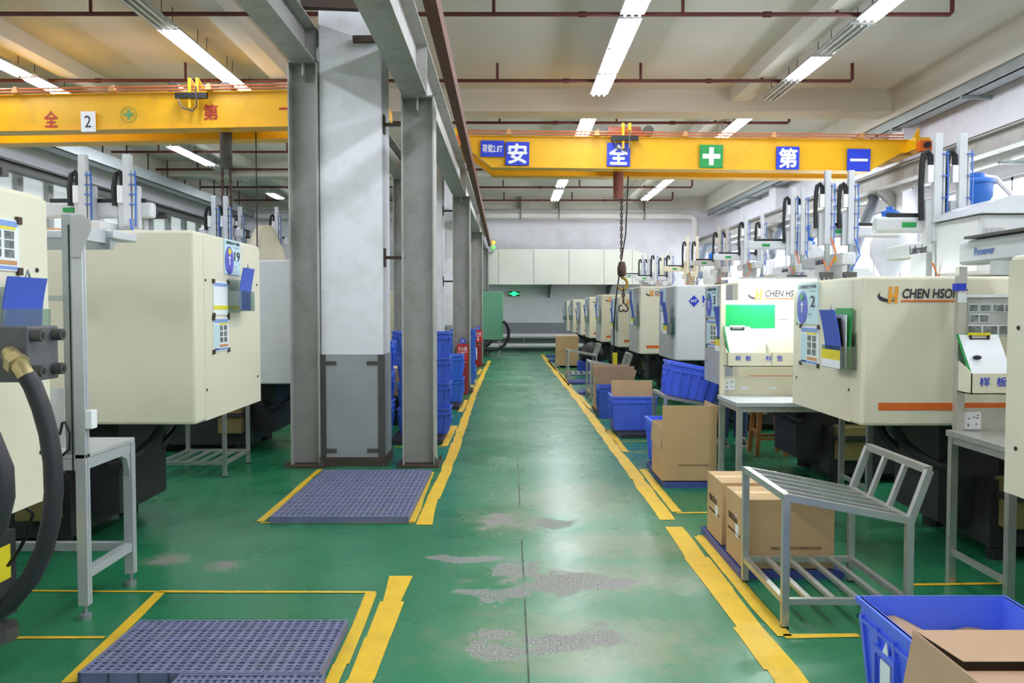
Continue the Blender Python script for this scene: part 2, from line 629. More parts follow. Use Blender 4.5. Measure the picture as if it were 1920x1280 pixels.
tn += 1
pline(tn, [(918, 676), (905, 703), (890, 735), (876, 774), (856, 830), (836, 885), (812, 935), (795, 984)], .105, 1)
tn += 1
pline(tn, [(752, 1080), (735, 1128), (708, 1195), (675, 1275), (650, 1340)], .115, 2)
tn += 1
pline(tn, [(1016, 664), (1040, 695), (1066, 727), (1105, 776), (1150, 838), (1196, 898), (1252, 975)], .12, 3)
tn += 1
pline(tn, [(1263, 988), (1305, 1045), (1350, 1105), (1405, 1176), (1466, 1256), (1520, 1330)], .14, 4)
for k, (pp, ww) in enumerate([
        ([(488, 978), (600, 880)], .05), ([(488, 980), (775, 980)], .03), ([(770, 980), (808, 885)], .07),
        ([(130, 1280), (302, 1110)], .06), ([(300, 1109), (704, 1110)], .03), ([(697, 1112), (640, 1245), (600, 1330)], .06),
        ([(40, 1108), (300, 1109)], .025), ([(-40, 1196), (195, 1196)], .025),
        ([(833, 836), (852, 798)], .09), ([(740, 838), (834, 838)], .03), ([(863, 772), (876, 750)], .08), ([(884, 726), (890, 712)], .08), ([(896, 702), (902, 692)], .08),
        ([(1205, 880), (1236, 920), (1270, 960)], .07), ([(1268, 962), (1330, 961)], .03), ([(1203, 880), (1222, 880)], .03),
        ([(1140, 806), (1174, 847)], .07), ([(1160, 828), (1222, 827)], .02), ([(1172, 848), (1222, 848)], .02),
        ([(1312, 1006), (1370, 1075), (1425, 1140), (1472, 1193)], .08), ([(1470, 1193), (1610, 1191)], .05), ([(1308, 1005), (1326, 1005)], .04),
        ([(1700, 1097), (1880, 1094)], .04), ([(1050, 700), (1070, 724)], .07), ([(1085, 738), (1106, 766)], .07), ([(1028, 676), (1044, 694)], .07), ([(1120, 788), (1152, 788)], .03)]):
    tn += 1
    pline(tn, pp, ww, 20 + k, 0.006)

# ------------------------------------------------------------------ columns and crane runways
cc = None
for i, y in enumerate((8.35, 15.75, 23.1)):
    lab = ['nearest white concrete column with grey steel guard at its foot', 'second white concrete column, behind the stacked blue bins',
           'farthest white concrete column by the aisle'][i]
    t = struct(thing('concrete_column', lab, 'column', (-1.54, y + .25, 0)))
    MB().bx(-1.85, -1.24, y, y + .5, 0.02, ZC).build('shaft', 'colwhite', t, bevel=.012)
    g = MB()
    g.bx(-1.855, -1.235, y - .012, y + .51, .09, 1.1)
    gd = g.build('column_guard', 'guard', t)
    g = MB()
    for x in (-1.86, -1.29):
        g.bx(x, x + .06, y - .02, y - .012, .09, 1.1)
    for x in (-1.82, -1.40):
        for z in (.14, 1.0):
            g.bx(x, x + .12, y - .022, y - .012, z, z + .035)
    g.bx(-1.232, -1.235, y - .012, y + .05, .09, 1.1)
    g.build('corner_strip', 'darksteel', gd)
    MB().bx(-1.87, -1.22, y - .025, y + .52, 0, .09).build('plinth', 'rustplate', t)
SN = ['nearest', 'second', 'third', 'fourth']
for i, y in enumerate((8.3, 15.7, 23.0, 29.2)):
    for (xa, xb, ztop, side) in ((-1.05, -.735, 3.6, 'aisle'), (-2.14, -1.855, 3.93, 'left bay')):
        lab = '%s grey steel column carrying the crane rail on the %s side' % (SN[i], side)
        xm = (xa + xb) / 2
        t = thing('steel_column', lab, 'column', (xm, y + .15, 0))
        MB().ibeam((xm, y + .15, .02), (xm, y + .15, ztop), .3, xb - xa, .014, (1, 0, 0)).build('shaft', 'steel', t)
        MB().bx(xa - .05, xb + .05, y - .06, y + .36, 0, .02).build('base_plate', 'rustplate', t)
        g = MB()
        g.bx(xa, xb, y, y + .3, ztop - .014, ztop)
        g.prism([(xm - .005, y + .01, ztop - .014), (xm - .005, y + .15, ztop - .014), (xm - .005, y + .15, ztop - .18), (xm - .005, y + .01, ztop - .14)], (.012, 0, 0))
        g.build('cap_plate', 'steel', t)
        g = MB()
        for dx in (xa - .03, xb + .03):
            for dy in (-.03, .33):
                g.cyl((dx, y + dy, .02), (dx, y + dy, .06), .014, 6)
        g.prism([(xb + .005, y - .05, .02), (xb + .045, y - .05, .02), (xb + .005, y - .05, .12)], (0, .012, 0))
        g.build('anchor_bolt', 'darksteel', t)
        if i < 3:
            s = -1 if xm > -1.5 else 1
            xc = -1.235 if s < 0 else -1.855
            for z in (2.05, 3.35):
                g = MB().bar((xm + s * .14, y + .15, z), (xc, y + .15, z), .03).bx(xc - .01, xc + .01, y + .1, y + .2, z - .09, z + .09)
                g.build('wall_tie', 'rustplate', t)
for xm, z0, z1, wf, lab in ((-.92, 3.6, 4.12, .24, 'white-grey steel runway beam carrying the right crane over the column row'),
                            (-2.0, 3.93, 4.28, .24, 'grey steel runway beam carrying the left crane over the column row'),
                            (6.72, 3.71, 3.98, .2, 'grey steel runway beam along the right wall below the cable tray'),
                            (-9.3, 4.1, 4.28, .2, 'dark steel runway beam along the left windows')):
    t = thing('runway_beam', lab, 'beam', (xm, 12, z0))
    MB().ibeam((xm, -5.8, (z0 + z1) / 2), (xm, 30.6, (z0 + z1) / 2), wf, z1 - z0, .016).build('girder', 'steel' if xm != -9.3 else 'darksteel', t)
    MB().bx(xm - .025, xm + .025, -5.8, 30.6, z1, z1 + .05).build('crane_rail', 'darksteel', t)
    if -3 < xm < 0:
        for y in (8.3, 15.7, 23.0):
            MB().bx(xm - .11, xm + .11, y + .13, y + .15, z0 + .016, z1 - .016).build('stiffener', 'steel', t)
    if xm > 5:
        for y in (1, 8.3, 15.8, 23.2, 30):
            MB().prism([(xm, y - .05, z0), (XR - .3, y - .05, z0), (XR - .3, y - .05, z0 - .35)], (0, .1, 0)).build('wall_bracket', 'steel', t)
    if xm < -5:
        for y in (1, 8.2, 15.7, 23.1, 30):
            MB().bx(XL, xm + .1, y - .1, y + .1, z0 - .14, z0).build('wall_bracket', 'darksteel', t)
# upper tie channels on the nearest column
tag(MB().bar(U(566, 6, 8.0), U(672, 10, 8.0), .09).build('tie_bar', 'rustplate'), 'brown steel tie bar across the top of nearest white column', 'bar')
tag(MB().bar(U(662, 74, 8.28), U(712, 73, 8.28), .06).build('tie_bar', 'rustplate'), 'short dark steel stub against white column under the runway beam', 'bar')
# ------------------------------------------------------------------ cranes
def crane(xa, xb, ya, yb, z0, z1, tilt, label, name, taper=True):
    t = thing(name, label, 'crane', ((xa + xb) / 2, (ya + yb) / 2, z0))
    for k, y in enumerate((ya, yb)):
        g = MB()
        pr = [(xa - .1, y, z0 + .3), (xa + .2, y, z0 + .3), (xa + .6, y, z0), (xb - .7, y, z0), (xb - .2, y, z0 + .3), (xb + .1, y, z0 + .3), (xb + .1, y, z1), (xa - .1, y, z1)]
        g.prism(pr, (0, .24, 0))
        for x0, x1, z in ((xa + .6, xb - .7, z0),):
            g.bx(x0, x1, y - .04, y + .28, z - .015, z + .002)
        g.bx(xa, xb, y - .04, y + .28, z1, z1 + .015)
        go = g.build('girder', 'yellow', t)
    for x in (xa, xb):
        e = MB().bx(x - .12, x + .12, ya - .35, yb + .6, z1 - .2, z1 - .01)
        eo = e.build('end_carriage', 'yellow', t)
        h = MB().bx(x - .1, x + .1, ya - .47, ya - .35, z1 - .25, z1 - .08)
        h.build('buffer', 'orange', eo)
        h = MB().cyl((x, ya - .54, z1 - .16), (x, ya - .47, z1 - .16), .05)
        h.build('buffer_rubber', 'black', eo)
        MB().prism([(x - .05, ya - .1, z1 + .015), (x + .07, ya - .1, z1 + .015), (x + .05, ya - .1, z1 + .2)], (0, .04, 0)).build('stop_bracket', 'yellow', t)
    g = MB()
    for dz in (.03, .075):
        g.cyl((xa + .2, ya - .1, z1 + dz), (xb - .2, ya - .1, z1 + dz), .012, 6)
    g.build('conductor_wire', 'copper', t)
    n = 5
    for k in range(n):
        x = xa + .9 + (xb - xa - 1.8) * k / (n - 1)
        MB().prism([(x - .06, ya - .13, z1 + .015), (x + .04, ya - .13, z1 + .015), (x + .02, ya - .13, z1 + .1), (x - .02, ya - .13, z1 + .1)], (0, .09, 0)).build('wire_clamp', 'tan', t)
    t.rotation_euler = (0, tilt, 0)
    return t


CR = crane(-.92, 6.75, 14.4, 15.25, 3.89, 4.39, math.radians(.55), 'yellow bridge crane over the right bay with blue sign panels', 'bridge_crane')
YS = 14.4 - .045


def panel(par, m, px0, py0, px1, py1, Y, body=None, bm='white', bold=.03, fw=.78, fh=.82, name='sign_panel'):
    a, c = U(px0, py0, Y), U(px1, py1, Y)
    p = MB().bx(a.x, c.x, Y - .008, Y + .02, c.z, a.z).build(name, m, par)
    mid = Vector(((a.x + c.x) / 2, Y - .009, (a.z + c.z) / 2))
    if body:
        w_, h_ = abs(c.x - a.x) * fw, abs(a.z - c.z) * fh
        if body == '一':
            MB().bx(mid.x - w_ / 2, mid.x + w_ / 2, mid.y - .003, mid.y, mid.z - .02, mid.z + .022).build('lettering', bm, p)
        elif body == '+':
            g = MB()
            k = abs(c.x - a.x)
            g.bx(mid.x - k * .38, mid.x + k * .38, mid.y - .003, mid.y, mid.z - k * .1, mid.z + k * .1)
            g.bx(mid.x - k * .1, mid.x + k * .1, mid.y - .004, mid.y, mid.z - k * .38, mid.z + k * .38)
            g.build('white_cross', bm, p)
        else:
            txt(body, bm, p, mid, RX, RZ, w_, h_, bold, out=.003)
    return p


panel(CR, 'signblue', 901, 267, 945, 297, YS, '荷载2.8T', bold=.012, fw=.86, fh=.5)
panel(CR, 'signblue', 948, 269, 992, 313, YS, '安')
panel(CR, 'signblue', 1138, 269, 1181, 313, YS, '全')
panel(CR, 'signgreen', 1312, 271, 1355, 314, YS, '+')
panel(CR, 'signblue', 1456, 273, 1498, 316, YS, '第')
panel(CR, 'signblue', 1589, 276, 1631, 318, YS, '一')
CL = crane(-9.3, -2.0, 12.4, 13.25, 4.13, 4.62, math.radians(-1.0), 'yellow bridge crane over the left bay with red painted characters', 'bridge_crane')
YL = 12.4 - .045


def painted(px0, py0, px1, py1, Y, body, m, par, bold=.02):
    a, c = U(px0, py0, Y), U(px1, py1, Y)
    return txt(body, m, par, ((a.x + c.x) / 2, Y, (a.z + c.z) / 2), RX, RZ, abs(c.x - a.x), abs(a.z - c.z), bold)


YG = 12.4 - .004
painted(83, 206, 109, 236, YG, '全', 'redink', CL)
painted(382, 199, 409, 228, YG, '第', 'redink', CL)
a, c = U(524, 207, YG), U(552, 211, YG)
MB().bx(a.x, c.x, YG - .002, YG, c.z, a.z).build('lettering', 'redink', CL)
panel(CL, 'white', 152, 208, 179, 246, YL, '2', 'ink', bold=.0, fw=.45, fh=.58, name='number_sheet')
a = U(242, 215, YG)
g = MB()
for k in range(24):
    t0, t1 = k * math.pi / 12, (k + 1) * math.pi / 12
    g.bar((a.x + .11 * math.cos(t0), YG, a.z + .11 * math.sin(t0)), (a.x + .11 * math.cos(t1), YG, a.z + .11 * math.sin(t1)), .004, .012, (0, 1, 0))
g.bx(a.x - .07, a.x + .07, YG - .002, YG, a.z - .022, a.z + .022).bx(a.x - .022, a.x + .022, YG - .003, YG, a.z - .07, a.z + .07)
g.build('cross_emblem', 'tealink', CL)


def hoist(px, Y, zt, zb, label, motor, drop):
    x = U(px, 300, Y).x
    t = thing('chain_hoist', label, 'hoist', (x, Y + .5, zt))
    g = MB().bx(x - .42, x + .42, Y + .12, Y + .85, zt + .02, zt + .1)
    tr = g.build('trolley_frame', 'hoistbrown' if motor else 'darksteel', t)
    for dx in (-.36, .4):
        MB().cyl((x + dx, Y + .05, zt + .13), (x + dx, Y + .5, zt + .13), .09, 14).build('trolley_motor', 'darksteel', t, smooth=True)
    if motor:
        MB().cyl((x - .3, Y + .3, zt + .15), (x + .3, Y + .3, zt + .15), .1, 14).build('hoist_motor', 'hoistbrown', t, smooth=True)
    g = MB()
    for dx in (-.05, .06):
        g.bx(x + dx - .02, x + dx + .02, Y - .14, Y - .12, zt - .2, zt + .22)
        g.prism([(x + dx - .02, Y - .14, zt + .22), (x + dx - .02, Y - .12, zt + .22), (x + dx - .02, Y + .3, zt + .08), (x + dx - .02, Y + .3, zt + .04)], (.04, 0, 0))
    g.build('collector_arm', 'yellow', t)
    MB().bx(x - .25, x + .2, Y - .16, Y - .1, zt - .07, zt + .01).build('collector_block', 'black', t)
    P = [Vector((x - .22, Y - .15, zt - .05)), Vector((x - .15, Y - .16, zt - .2)), Vector((x, Y - .16, zt - .25)), Vector((x + .06, Y - .16, zt - .18)), Vector((x + .05, Y - .16, zt + .1))]
    MB().tube(P, .012, 6).build('collector_cable', 'darksteel', t, smooth=True)
    MB().cyl((x + drop, Y + .5, zt - .95), (x + drop, Y + .5, zt + .05), .09, 12).build('chain_bucket', 'hoistbrown' if motor else 'darksteel', t, smooth=True)
    return t, x + drop


def chain(t, x, Y, z0, z1, name='load_chain', pitch=.06, r=.011, d=0):
    g = MB()
    n = int((z0 - z1) / pitch)
    for k in range(n):
        z = z0 - pitch * (k + .5)
        u = Vector((1, 0, 0)) if k % 2 else Vector((0, 1, 0))
        c0 = Vector((x, Y, z))
        P = []
        for j in range(9):
            a_ = j * math.pi / 4
            P.append(c0 + u * (.018 * math.cos(a_)) + Vector((0, 0, .04 * math.sin(a_))))
        g.tube(P, r, 5, cap=False)
    return g.build(name, 'chain', t)


HT, hx = hoist(1172, 14.4, 4.4, 0, 'brown motor chain hoist with long chain and hook on right crane', True, -.05)
chain(HT, hx + .06, 14.9, 3.5, 2.35)
MB().lathe((hx + .07, 14.9, 2.1), [(.04, .0), (.075, .04), (.08, .16), (.05, .26)], 12).build('hook_block', 'chain', HT, smooth=True)
P = [Vector((hx + .07, 14.9, 2.12))]
for j in range(11):
    a_ = math.pi / 2 - j * math.pi * 1.45 / 10
    P.append(Vector((hx + .07 + .085 * math.cos(a_) + .01, 14.9, 1.98 + .1 * math.sin(a_))))
MB().tube(P, [.025] + [.026] * 8 + [.02, .016, .01], 8).build('hook', 'hook', HT, smooth=True)
chain(HT, hx + .1, 14.9, 1.93, 1.62, 'sling_chain', .1, .016)
for dx, tw in ((-.03, -1), (.05, 1)):
    P = []
    for j in range(10):
        a_ = math.pi * .6 - j * math.pi * 1.5 / 9
        P.append(Vector((hx + .09 + dx + .04 * math.cos(a_) * tw, 14.9, 1.55 + .055 * math.sin(a_))))
    MB().tube(P, .014, 6).build('sling_hook', 'chain', HT, smooth=True)
P = [U(1178, 330, 14.9), U(1173, 440, 14.9), U(1163, 500, 14.9), U(1155, 560, 14.9), U(1151, 610, 15.0), U(1151, 662, 15.17)]
MB().tube(P, .012, 6).build('pendant_cable', 'black', HT, smooth=True)
a, c = U(1149, 661, 15.17), U(1157, 690, 15.17)
MB().bx(a.x, c.x, 15.13, 15.21, c.z, a.z).build('control_pendant', 'yellowtag', HT, bevel=.008)
HL, hx = hoist(370, 12.4, 4.6, 0, 'dark chain hoist with yellow collector arm on left crane', False, .25)
chain(HL, hx - .06, 12.9, 3.65, 2.05)
chain(HL, hx + .06, 12.9, 3.65, 2.2, 'lift_chain')
MB().tube([(hx + .45, 12.9, 4.3), (hx + .45, 12.9, 2.4), (hx + .44, 12.9, 2.0)], .01, 6).build('pendant_cable', 'black', HL)

# ------------------------------------------------------------------ ceiling lights
ZL = 5.13


def make_light(lit):
    t = thing('ceiling_light', 'x', 'light', (0, 0, 0))
    MB().prism([(-.09, -.6, .09), (.09, -.6, .09), (.15, -.6, .02), (.15, -.6, .012), (-.15, -.6, .012), (-.15, -.6, .02)], (0, 1.2, 0)).build('housing', 'greypanel', t)
    for dx in (-.09, 0, .09):
        o = MB().cyl((dx, -.585, -.006), (dx, .585, -.006), .014, 6).build('fluorescent_tube', 'tube_on' if lit else 'tube_off', t)
        o.data.materials.append(M['tube_off'])
        for f in o.data.polygons:
            if f.normal.z > .6 or abs(f.normal.y) > .5:      # the side under the reflector and the end caps
                f.material_index = 1
    for dy in (-.45, .45):
        MB().cyl((0, dy, .09), (0, dy, ZC - ZL), .006, 6).build('hanger', 'darksteel', t)
    return t


L_on, L_off = make_light(True), make_light(False)
used = {}


def light(x, y, lit, label):
    x, y = x * .965, (y * .965 if not 16 < y < 18 else y - .2)
    o = L_on if lit else L_off
    g = ('lit ' if lit else 'unlit ') + 'ceiling tube lights'
    if lit not in used:
        used[lit] = 1
        o.location = (x, y, ZL)
        o['label'] = label
        o['group'] = g
        return
    copy_tree(o, (x, y, ZL), label, group=g)


ORD = 'nearest second third fourth fifth sixth seventh eighth ninth tenth eleventh twelfth thirteenth fourteenth'.split()
rows = {'row of tube lights above the aisle': (1.55, [(-3.5, 1), (-2.2, 1), (-.9, 1), (.4, 1), (2.6, 1), (3.9, 1), (5.2, 1), (6.5, 1), (7.6, 1)], [(10.35, 1), (11.75, 1), (13.05, 1), (14.4, 1), (16.9, 1), (18.15, 1), (19.4, 1), (20.7, 1), (22.2, 1), (24.4, 1), (25.7, 1), (27.6, 1), (29.0, 1)]),
        'row of tube lights above the right machines': (4.62, [(-3.5, 1), (-2.2, 1), (-.9, 1), (.4, 1), (2.6, 1), (3.9, 0), (5.2, 1), (6.5, 1), (7.6, 1)], [(10.55, 1), (11.95, 0), (13.4, 1), (14.75, 0), (16.9, 1), (18.2, 1), (19.6, 1), (21.5, 1), (24.4, 1), (25.7, 1), (27.3, 1), (28.8, 1)]),
        'inner row of tube lights over the left bay': (-4.57, [(-3.5, 1), (-2.2, 1), (-.9, 1), (.4, 1), (2.6, 1), (3.9, 0), (5.2, 1), (6.5, 1), (7.6, 1)], [(9.6, 0), (10.9, 0), (12.2, 1), (13.5, 1), (14.7, 1), (16.9, 1), (18.3, 1), (20.4, 1), (22.0, 1), (24.8, 1), (27, 1)]),
        'outer row of tube lights over the left bay': (-7.77, [(-3.5, 1), (-2.2, 1), (-.9, 1), (.4, 1), (2.6, 1), (3.9, 1), (6.5, 1), (9.2, 1)], [(11.8, 1), (13.2, 1), (14.6, 1), (17.0, 0), (18.9, 0), (20.4, 1), (21.7, 1), (23.2, 0), (24.8, 0), (28.4, 1), (29.7, 0)])}
for rn, (x, hid, vis) in rows.items():
    nh = 0
    for (y, l) in hid:  # unseen fixtures, some added to brighten the camera-facing machine fronts
        light(x, y, l, '%s out-of-view light in the %s' % (ORD[nh], rn))
        nh += 1
    cnt = {0: 0, 1: 0}
    for (y, l) in vis:
        light(x, y, l, '%s %s fixture in the %s' % (ORD[cnt[l]], 'lit' if l else 'unlit', rn))
        cnt[l] += 1

# ------------------------------------------------------------------ sprinkler pipes
for i, y in enumerate((10.75, 13.85, 16.95, 20.1, 22.6, 25.9, 29.0)):
    x1 = 5.5
    z = 5.2
    t = thing('sprinkler_pipe', '%s dark red sprinkler pipe crossing under the ceiling' % ORD[i], 'pipe', (0, y, z), 'sprinkler pipes under the ceiling')
    MB().tube([(XL + .1, y, z), (x1 - .03, y, z), (x1, y, z + .03), (x1, y, ZC)], .028, 8).build('main_pipe', 'red', t, smooth=True)
    xs = [-8.2, -5.2, -3.0, -.2, 2.1 if i else 2.15, 4.05 if i else 4.07]
    for x in xs:
        MB().cyl((x, y, z), (x, y, ZC), .022, 8).build('drop_pipe', 'red', t)
    g = MB()
    for x in (-6.6, -1.4, .9, 3.2):
        g.cyl((x - .05, y, z), (x + .05, y, z), .038, 8)
    g.build('coupling', 'red', t)
tag(MB().bar(U(800, -40, 5.2), U(918, 458, 29.5), .085, .14).build('conductor_rail', 'rust'), 'rusty brown conductor rail sloping along the column row runway', 'rail')
t = thing('signal_lamp', 'small amber and green signal lamp at the conductor rail end', 'lamp', U(926, 462, 29.4))
p = U(926, 460, 29.4)
MB().bx(p.x - .13, p.x + .02, 29.4, 29.55, p.z - .22, p.z + .2).build('lamp_box', 'greypanel', t)
MB().ball((p.x, 29.36, p.z + .1), .05).build('amber_lens', 'amber', t)
MB().ball((p.x, 29.36, p.z - .06), .05).build('green_lens', 'greenlamp', t)
# ------------------------------------------------------------------ ducts and pipes
def duct():
    Yd = 29.6
    t = thing('air_duct', 'large white panelled air duct along the end wall', 'duct', (2, 30, 2.4))
    z1, z0 = U(1000, 467, Yd).z, U(1000, 533, Yd).z
    xs = [U(p, 500, Yd).x for p in (905, 935, 1001, 1067, 1133, 1186, 1250)]
    for k in range(6):
        a_, c_ = xs[k], xs[k + 1] - .012
        za = z1 - .2 if k == 0 else z1
        zc = z1 - .42 if k == 5 else z1
        MB().prism([(a_, Yd, z0), (c_, Yd, z0), (c_, Yd, zc), (a_, Yd, za)], (0, 1.2, 0)).build('duct_section', 'duct', t)
    g = MB()
    for p in (1031, 1146):
        x = U(p, 500, Yd).x
        g.prism([(x, Yd + .1, z0), (x, Y1, z0), (x, Y1, z0 - .45)], (.06, 0, 0))
    g.build('wall_bracket', 'darksteel', t)


duct()
zp = U(1000, 404, 30.3).z
a = U(1303, 404, 30.3)
P = [(XL + .3, 30.3, zp), (a.x - .25, 30.3, zp), (a.x - .07, 30.3, zp - .04), (a.x, 30.3, zp - .12), (a.x + .02, 30.3, zp - .3), (a.x + .02, 30.3, .6)]
t = thing('vent_pipe', 'thick white pipe along the top of end wall with elbow down', 'pipe', (a.x, 30.3, .6))
MB().tube(P, .11, 14).build('pipe_run', 'pvc', t, smooth=True)
g = MB()
for px in (976, 1048, 1208):
    x = U(px, 404, 30.3).x
    g.bx(x - .01, x + .01, 30.15, 30.45, zp - .13, ZC)
g.build('pipe_hanger', 'darksteel', t)
for z, n_ in ((.2, 'lower'), (.55, 'upper')):
    t = thing('water_pipe', '%s white pipe along the foot of the end wall' % n_, 'pipe', (2, 30.8, 0))
    MB().tube([(-3, 30.8, z), (6.9, 30.8, z)], .09, 10).build('pipe_run', 'pvc', t, smooth=True)
    for x in (-2.4, -.7, .5, 3.2, 5.6):
        MB().bx(x - .02, x + .02, 30.86, Y1 - .012, z - .02, z + .02).bx(x - .02, x + .02, 30.78, 30.82, 0, z).build('pipe_support', 'galv', t)
t = thing('vent_pipe', 'thick white pipe along the right wall above the windows', 'pipe', (7.12, 12, 3.65))
zp = 3.74
MB().tube([(7.12, -5.5, zp), (7.12, 30.5, zp)], .095, 14).build('pipe_run', 'pvc', t, smooth=True)
for y in [2 + 2.6 * k for k in range(11)]:
    MB().tube([(7.12, y - .05, zp), (7.12, y + .05, zp)], .108, 14).build('coupling', 'pvc', t, smooth=True)
    MB().bx(6.95, XR, y - .22, y - .18, zp - .14, zp - .1).build('pipe_bracket', 'galv', t)
t = thing('cable_tray', 'grey galvanized cable tray along the top of right wall', 'tray', (7.0, 12, 4.81))
MB().bx(6.96, 6.975, -5.8, 30.2, 4.81, 5.02).bx(7.2, 7.215, -5.8, 30.2, 4.81, 5.02).bx(6.96, 7.215, -5.8, 30.2, 4.81, 4.825).build('tray', 'galv', t)
for y in [1.2 + 2.4 * k for k in range(12)]:
    MB().bx(6.92, XR, y, y + .05, 4.76, 4.81).build('tray_bracket', 'galv', t)
t = thing('cable_tray', 'grey cable tray along the top of the left wall', 'tray', (-9.1, 12, 4.7))
MB().bx(-9.0, -8.98, -5.8, 30.2, 4.72, 4.98).bx(-9.3, -8.98, -5.8, 30.2, 4.72, 4.735).build('tray', 'galv', t)
for y in [1.2 + 1.2 * k for k in range(24)]:
    MB().bx(-9.1, -9.07, y, y + .03, 4.98, ZC).build('tray_hanger', 'darksteel', t)
for (p0, p1, y0_, y1_, y2_, lab) in (((1640, 372), (1606, 455), 16.6, 14.6, 13.0, 'grey corrugated hose dropping from wall pipe above second machine'),
                                ((1465, 425), (1450, 462), 22.0, 21.0, 20.0, 'grey corrugated hose dropping from wall pipe at mid hall'),
                                ((1322, 462), (1312, 500), 28.0, 27.0, 26.3, 'grey corrugated hose dropping near the far end')):
    A = U(*p0, y0_)
    B = U(*p1, y1_)
    C_ = U(2 * p1[0] - p0[0] + 12, 2 * p1[1] - p0[1] - 20, y2_)
    P, R_ = [], []
    for k in range(41):
        s_ = k / 40
        q = (1 - s_) ** 2 * A + 2 * s_ * (1 - s_) * B + s_ * s_ * C_
        P.append(q)
        R_.append(.1 if k % 2 else .085)
    tag(MB().tube([(7.1, A.y + .2, 3.74)] + P, [.09] + R_, 12).build('exhaust_hose', 'hosecorr', smooth=False), lab, 'hose')
# exit sign and mint machine at the end of the aisle
a, c = U(954, 546, 30.9), U(974, 555, 30.9)
t = thing('exit_sign', 'glowing green exit sign on the end wall', 'sign', ((a.x + c.x) / 2, 30.95, c.z))
MB().bx(a.x, c.x, 30.9, 31, c.z, a.z).build('sign_case', 'darksteel', t)
g = MB().bx(a.x + .12, c.x - .12, 30.885, 30.9, c.z + .02, a.z - .02).bx(a.x + .02, c.x - .02, 30.89, 30.9, (a.z + c.z) / 2 - .02, (a.z + c.z) / 2 + .02)
g.build('glowing_panel', 'exit', t)
a, c = U(905, 547, 27.5), U(943, 637, 27.5)
t = thing('mint_cabinet', 'mint green machine cabinet at the far end left of aisle', 'cabinet', ((a.x + c.x) / 2 - .3, 28, 0))
MB().bx(a.x - .8, c.x, 27.5, 28.4, c.z, a.z).build('cabinet_body', 'mint', t, bevel=.02)
g = MB()
for x in (a.x - .7, c.x - .15):
    g.bx(x, x + .06, 27.55, 27.6, 0, c.z).bx(x, x + .06, 28.3, 28.35, 0, c.z)
g.build('support_frame', 'steel', t)
P = [U(*q, 27.3) for q in ((943, 602), (950, 608), (954, 620), (953, 632), (946, 646), (935, 654), (918, 656), (908, 655))]
MB().tube(P, .05, 8).build('drain_hose', 'black', t, smooth=True)
P = [U(*q, 27.3) for q in ((909, 647), (916, 645), (921, 638))]
MB().tube(P, .06, 8).build('drain_hose', 'black', t, smooth=True)

# ------------------------------------------------------------------ injection moulding machines
def fbox(m, X, s, t, ya, yb, za, zb, name, par, off=0.0):
    """thin plate of thickness t standing on the aisle face x = X, outwards along -s"""
    return MB().bx(X - s * off, X - s * (off + t), ya, yb, za, zb).build(name, m, par)


def number_board(root, X, s, ya, yb, za, zb, num, far_left, small=False):
    """ya..yb along the hall; the disc sits on the viewer's left"""
    u = (0, -1, 0) if s > 0 else (0, 1, 0)
    lf, rt = (yb, ya) if s > 0 else (ya, yb)
    W_, H_ = (rt - lf), zb - za
    o = fbox('label', X, s, .006, ya, yb, za, zb, 'number_board', root)
    if small:
        return o
    n = Vector((-s, 0, 0))

    def P(fx, fz, off=.008):
        return Vector((X - s * off, lf + W_ * fx, za + H_ * fz))
    g = MB()
    ring = [P(.27 + .25 * math.cos(k * math.pi / 12), .4 + .4 * math.sin(k * math.pi / 12), .006) for k in range(24)]
    g.prism(ring, n * .004)
    g.build('disc', 'violet', o)
    g = MB()
    ring = [P(.27 + .09 * math.cos(k * math.pi / 8), .66 + .09 * math.sin(k * math.pi / 8), .010) for k in range(16)]
    g.prism(ring, n * .003)
    g.build('disc_emblem', 'signgreen' if num != '19' else 'yellowtag', o)
    g = MB()
    g.prism([P(.25, .28, .010), P(.29, .28, .010), P(.29, .46, .010), P(.25, .46, .010)], n * .002)
    g.prism([P(.20, .46, .010), P(.34, .46, .010), P(.27, .54, .010)], n * .002)
    g.build('white_arrow', 'white', o)
    txt(num, 'ink', o, P(.76, .55, .0065), u, RZ, abs(W_) * (.2 if len(num) < 2 else .34), H_ * .27, .01)
    txt('注塑机生产看板', 'ink', o, P(.5, .91, .0065), u, RZ, abs(W_) * .84, H_ * .085, .01)
    txt('机台号', 'ink', o, P(.74, .79, .0065), u, RZ, abs(W_) * .26, H_ * .05, 0)
    txt('状态:', 'ink', o, P(.66, .24, .0065), u, RZ, abs(W_) * .18, H_ * .045, 0)
    return o


